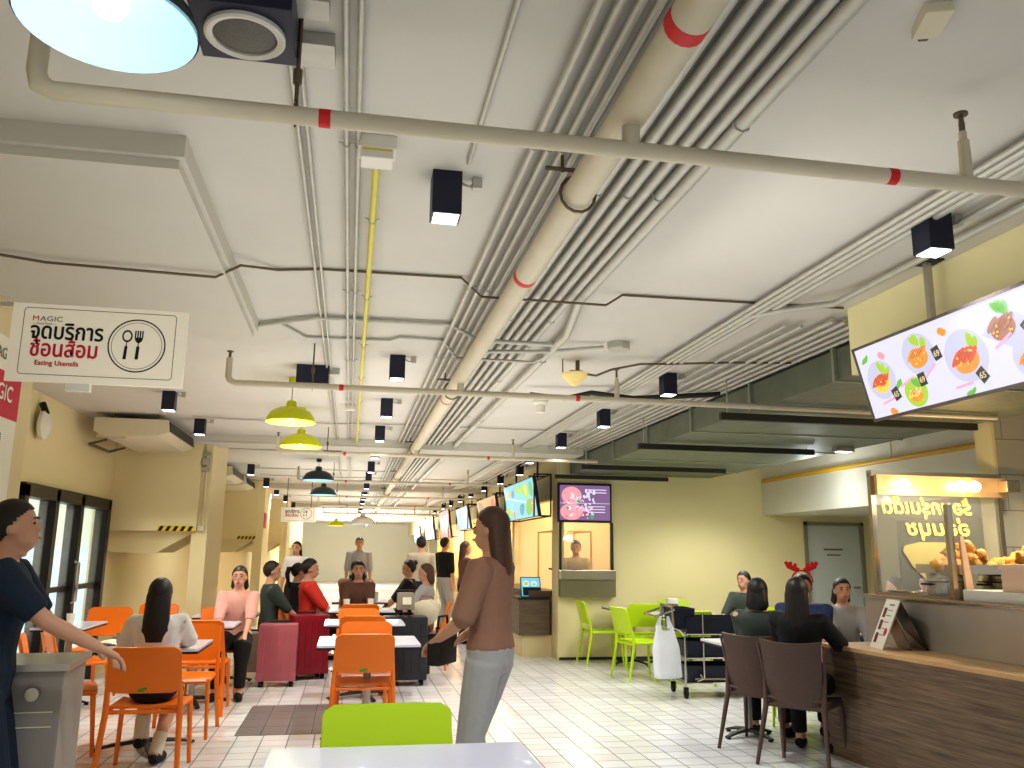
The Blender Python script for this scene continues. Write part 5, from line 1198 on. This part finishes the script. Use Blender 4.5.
light('POINT', 'pendant_light', (-.52, 7.0, 2.44), 10, (1, .98, .7), .06); light('POINT', 'pendant_light', (-.52, 8.5, 2.42), 10, (1, .98, .7), .06)
# soft fill over the hall
for x, y, p in ((.5, 4.5, 24), (.5, 9, 34), (.4, 15, 50), (.4, 22, 60), (.4, 31, 80), (.4, 38, 80)):
    light('AREA', 'hall_bounce', (x, y, 1.9), p, (1, .98, .93), 3.2, (PI, 0, 0), sy=5)
light('POINT', 'warm_case_light', (4.65, 5.75, 1.95), 14, WARM, .05)
light('POINT', 'warm_kiosk_light', (3.9, 12.7, 2.4), 22, (1, .84, .62), .15)
light('POINT', 'warm_kiosk_light', (3.9, 14.2, 2.2), 34, (1, .78, .5), .15)
for y in (17, 20.5, 24, 28): light('POINT', 'warm_booth_light', (3.9, y, 2.0), 90, (1, .72, .38), .2)
light('POINT', 'wall_wash', (5.6, 9.6, 2.3), 12, COOL, .1)
for x, y in ((4.2, 8.6), (5.0, 10.6), (7.2, 9.5)): light('SPOT', 'down_spot', (x, y, 2.4), 58, NEU, .15, spot=150)  # added spots without fixtures, brighten the seating side and back wall
light('AREA', 'seating_fill', (4.6, 9.2, 2.38), 38, NEU, 1.5, sy=3)  # added fill over the stall side seating, no lamp hangs there
light('SPOT', 'stall_wall_fill', (4.9, 4.9, 2.5), 85, (1, .93, .8), .1, (R(20), 0, 0), spot=130)  # added spot that brightens the tiled stall wall
light('AREA', 'fascia_fill', (1.5, 3.1, 2.0), 4, (1, .98, .93), 1.2, (0, R(-100), 0))  # added area light in the corridor, aimed at the fascia to brighten it
light('POINT', 'far_hall_fill', (.5, 37, 2.2), 420, NEU, .3)  # added points without fixtures, lighten the far end of the hall
light('POINT', 'far_hall_fill', (-.8, 30, 2.2), 160, NEU, .3)
light('POINT', 'lobby_light', (-5.2, 9.5, 2.3), 200, (.95, 1, 1), .4)

F_ = 841.04; yaw, pit, rol = 0.18548942, 0.19878453, 0.01123749
fw = Vector((math.sin(yaw)*math.cos(pit), math.cos(yaw)*math.cos(pit), math.sin(pit)))
r0 = Vector((math.cos(yaw), -math.sin(yaw), 0)); u0 = r0.cross(fw)
rt = r0*math.cos(rol)+u0*math.sin(rol); up = -r0*math.sin(rol)+u0*math.cos(rol)
cam = bpy.data.cameras.new('camera'); co = bpy.data.objects.new('camera', cam); COL.objects.link(co)
cam.sensor_width = 36; cam.lens = F_*36/1024; cam.clip_start = .05; cam.clip_end = 200
mx = Matrix((rt, up, -fw)).transposed().to_4x4(); mx.translation = Vector((0, 0, 1.45)); co.matrix_world = mx
scene.camera = co
scene.view_settings.view_transform = 'Standard'; scene.view_settings.look = 'Medium High Contrast'; scene.view_settings.exposure = 0.0; scene.view_settings.gamma = 1.0
scene.cycles.use_denoising = True
scene.cycles.max_bounces = 8; scene.cycles.diffuse_bounces = 4; scene.cycles.sample_clamp_indirect = 6; scene.cycles.caustics_reflective = False; scene.cycles.caustics_refractive = False
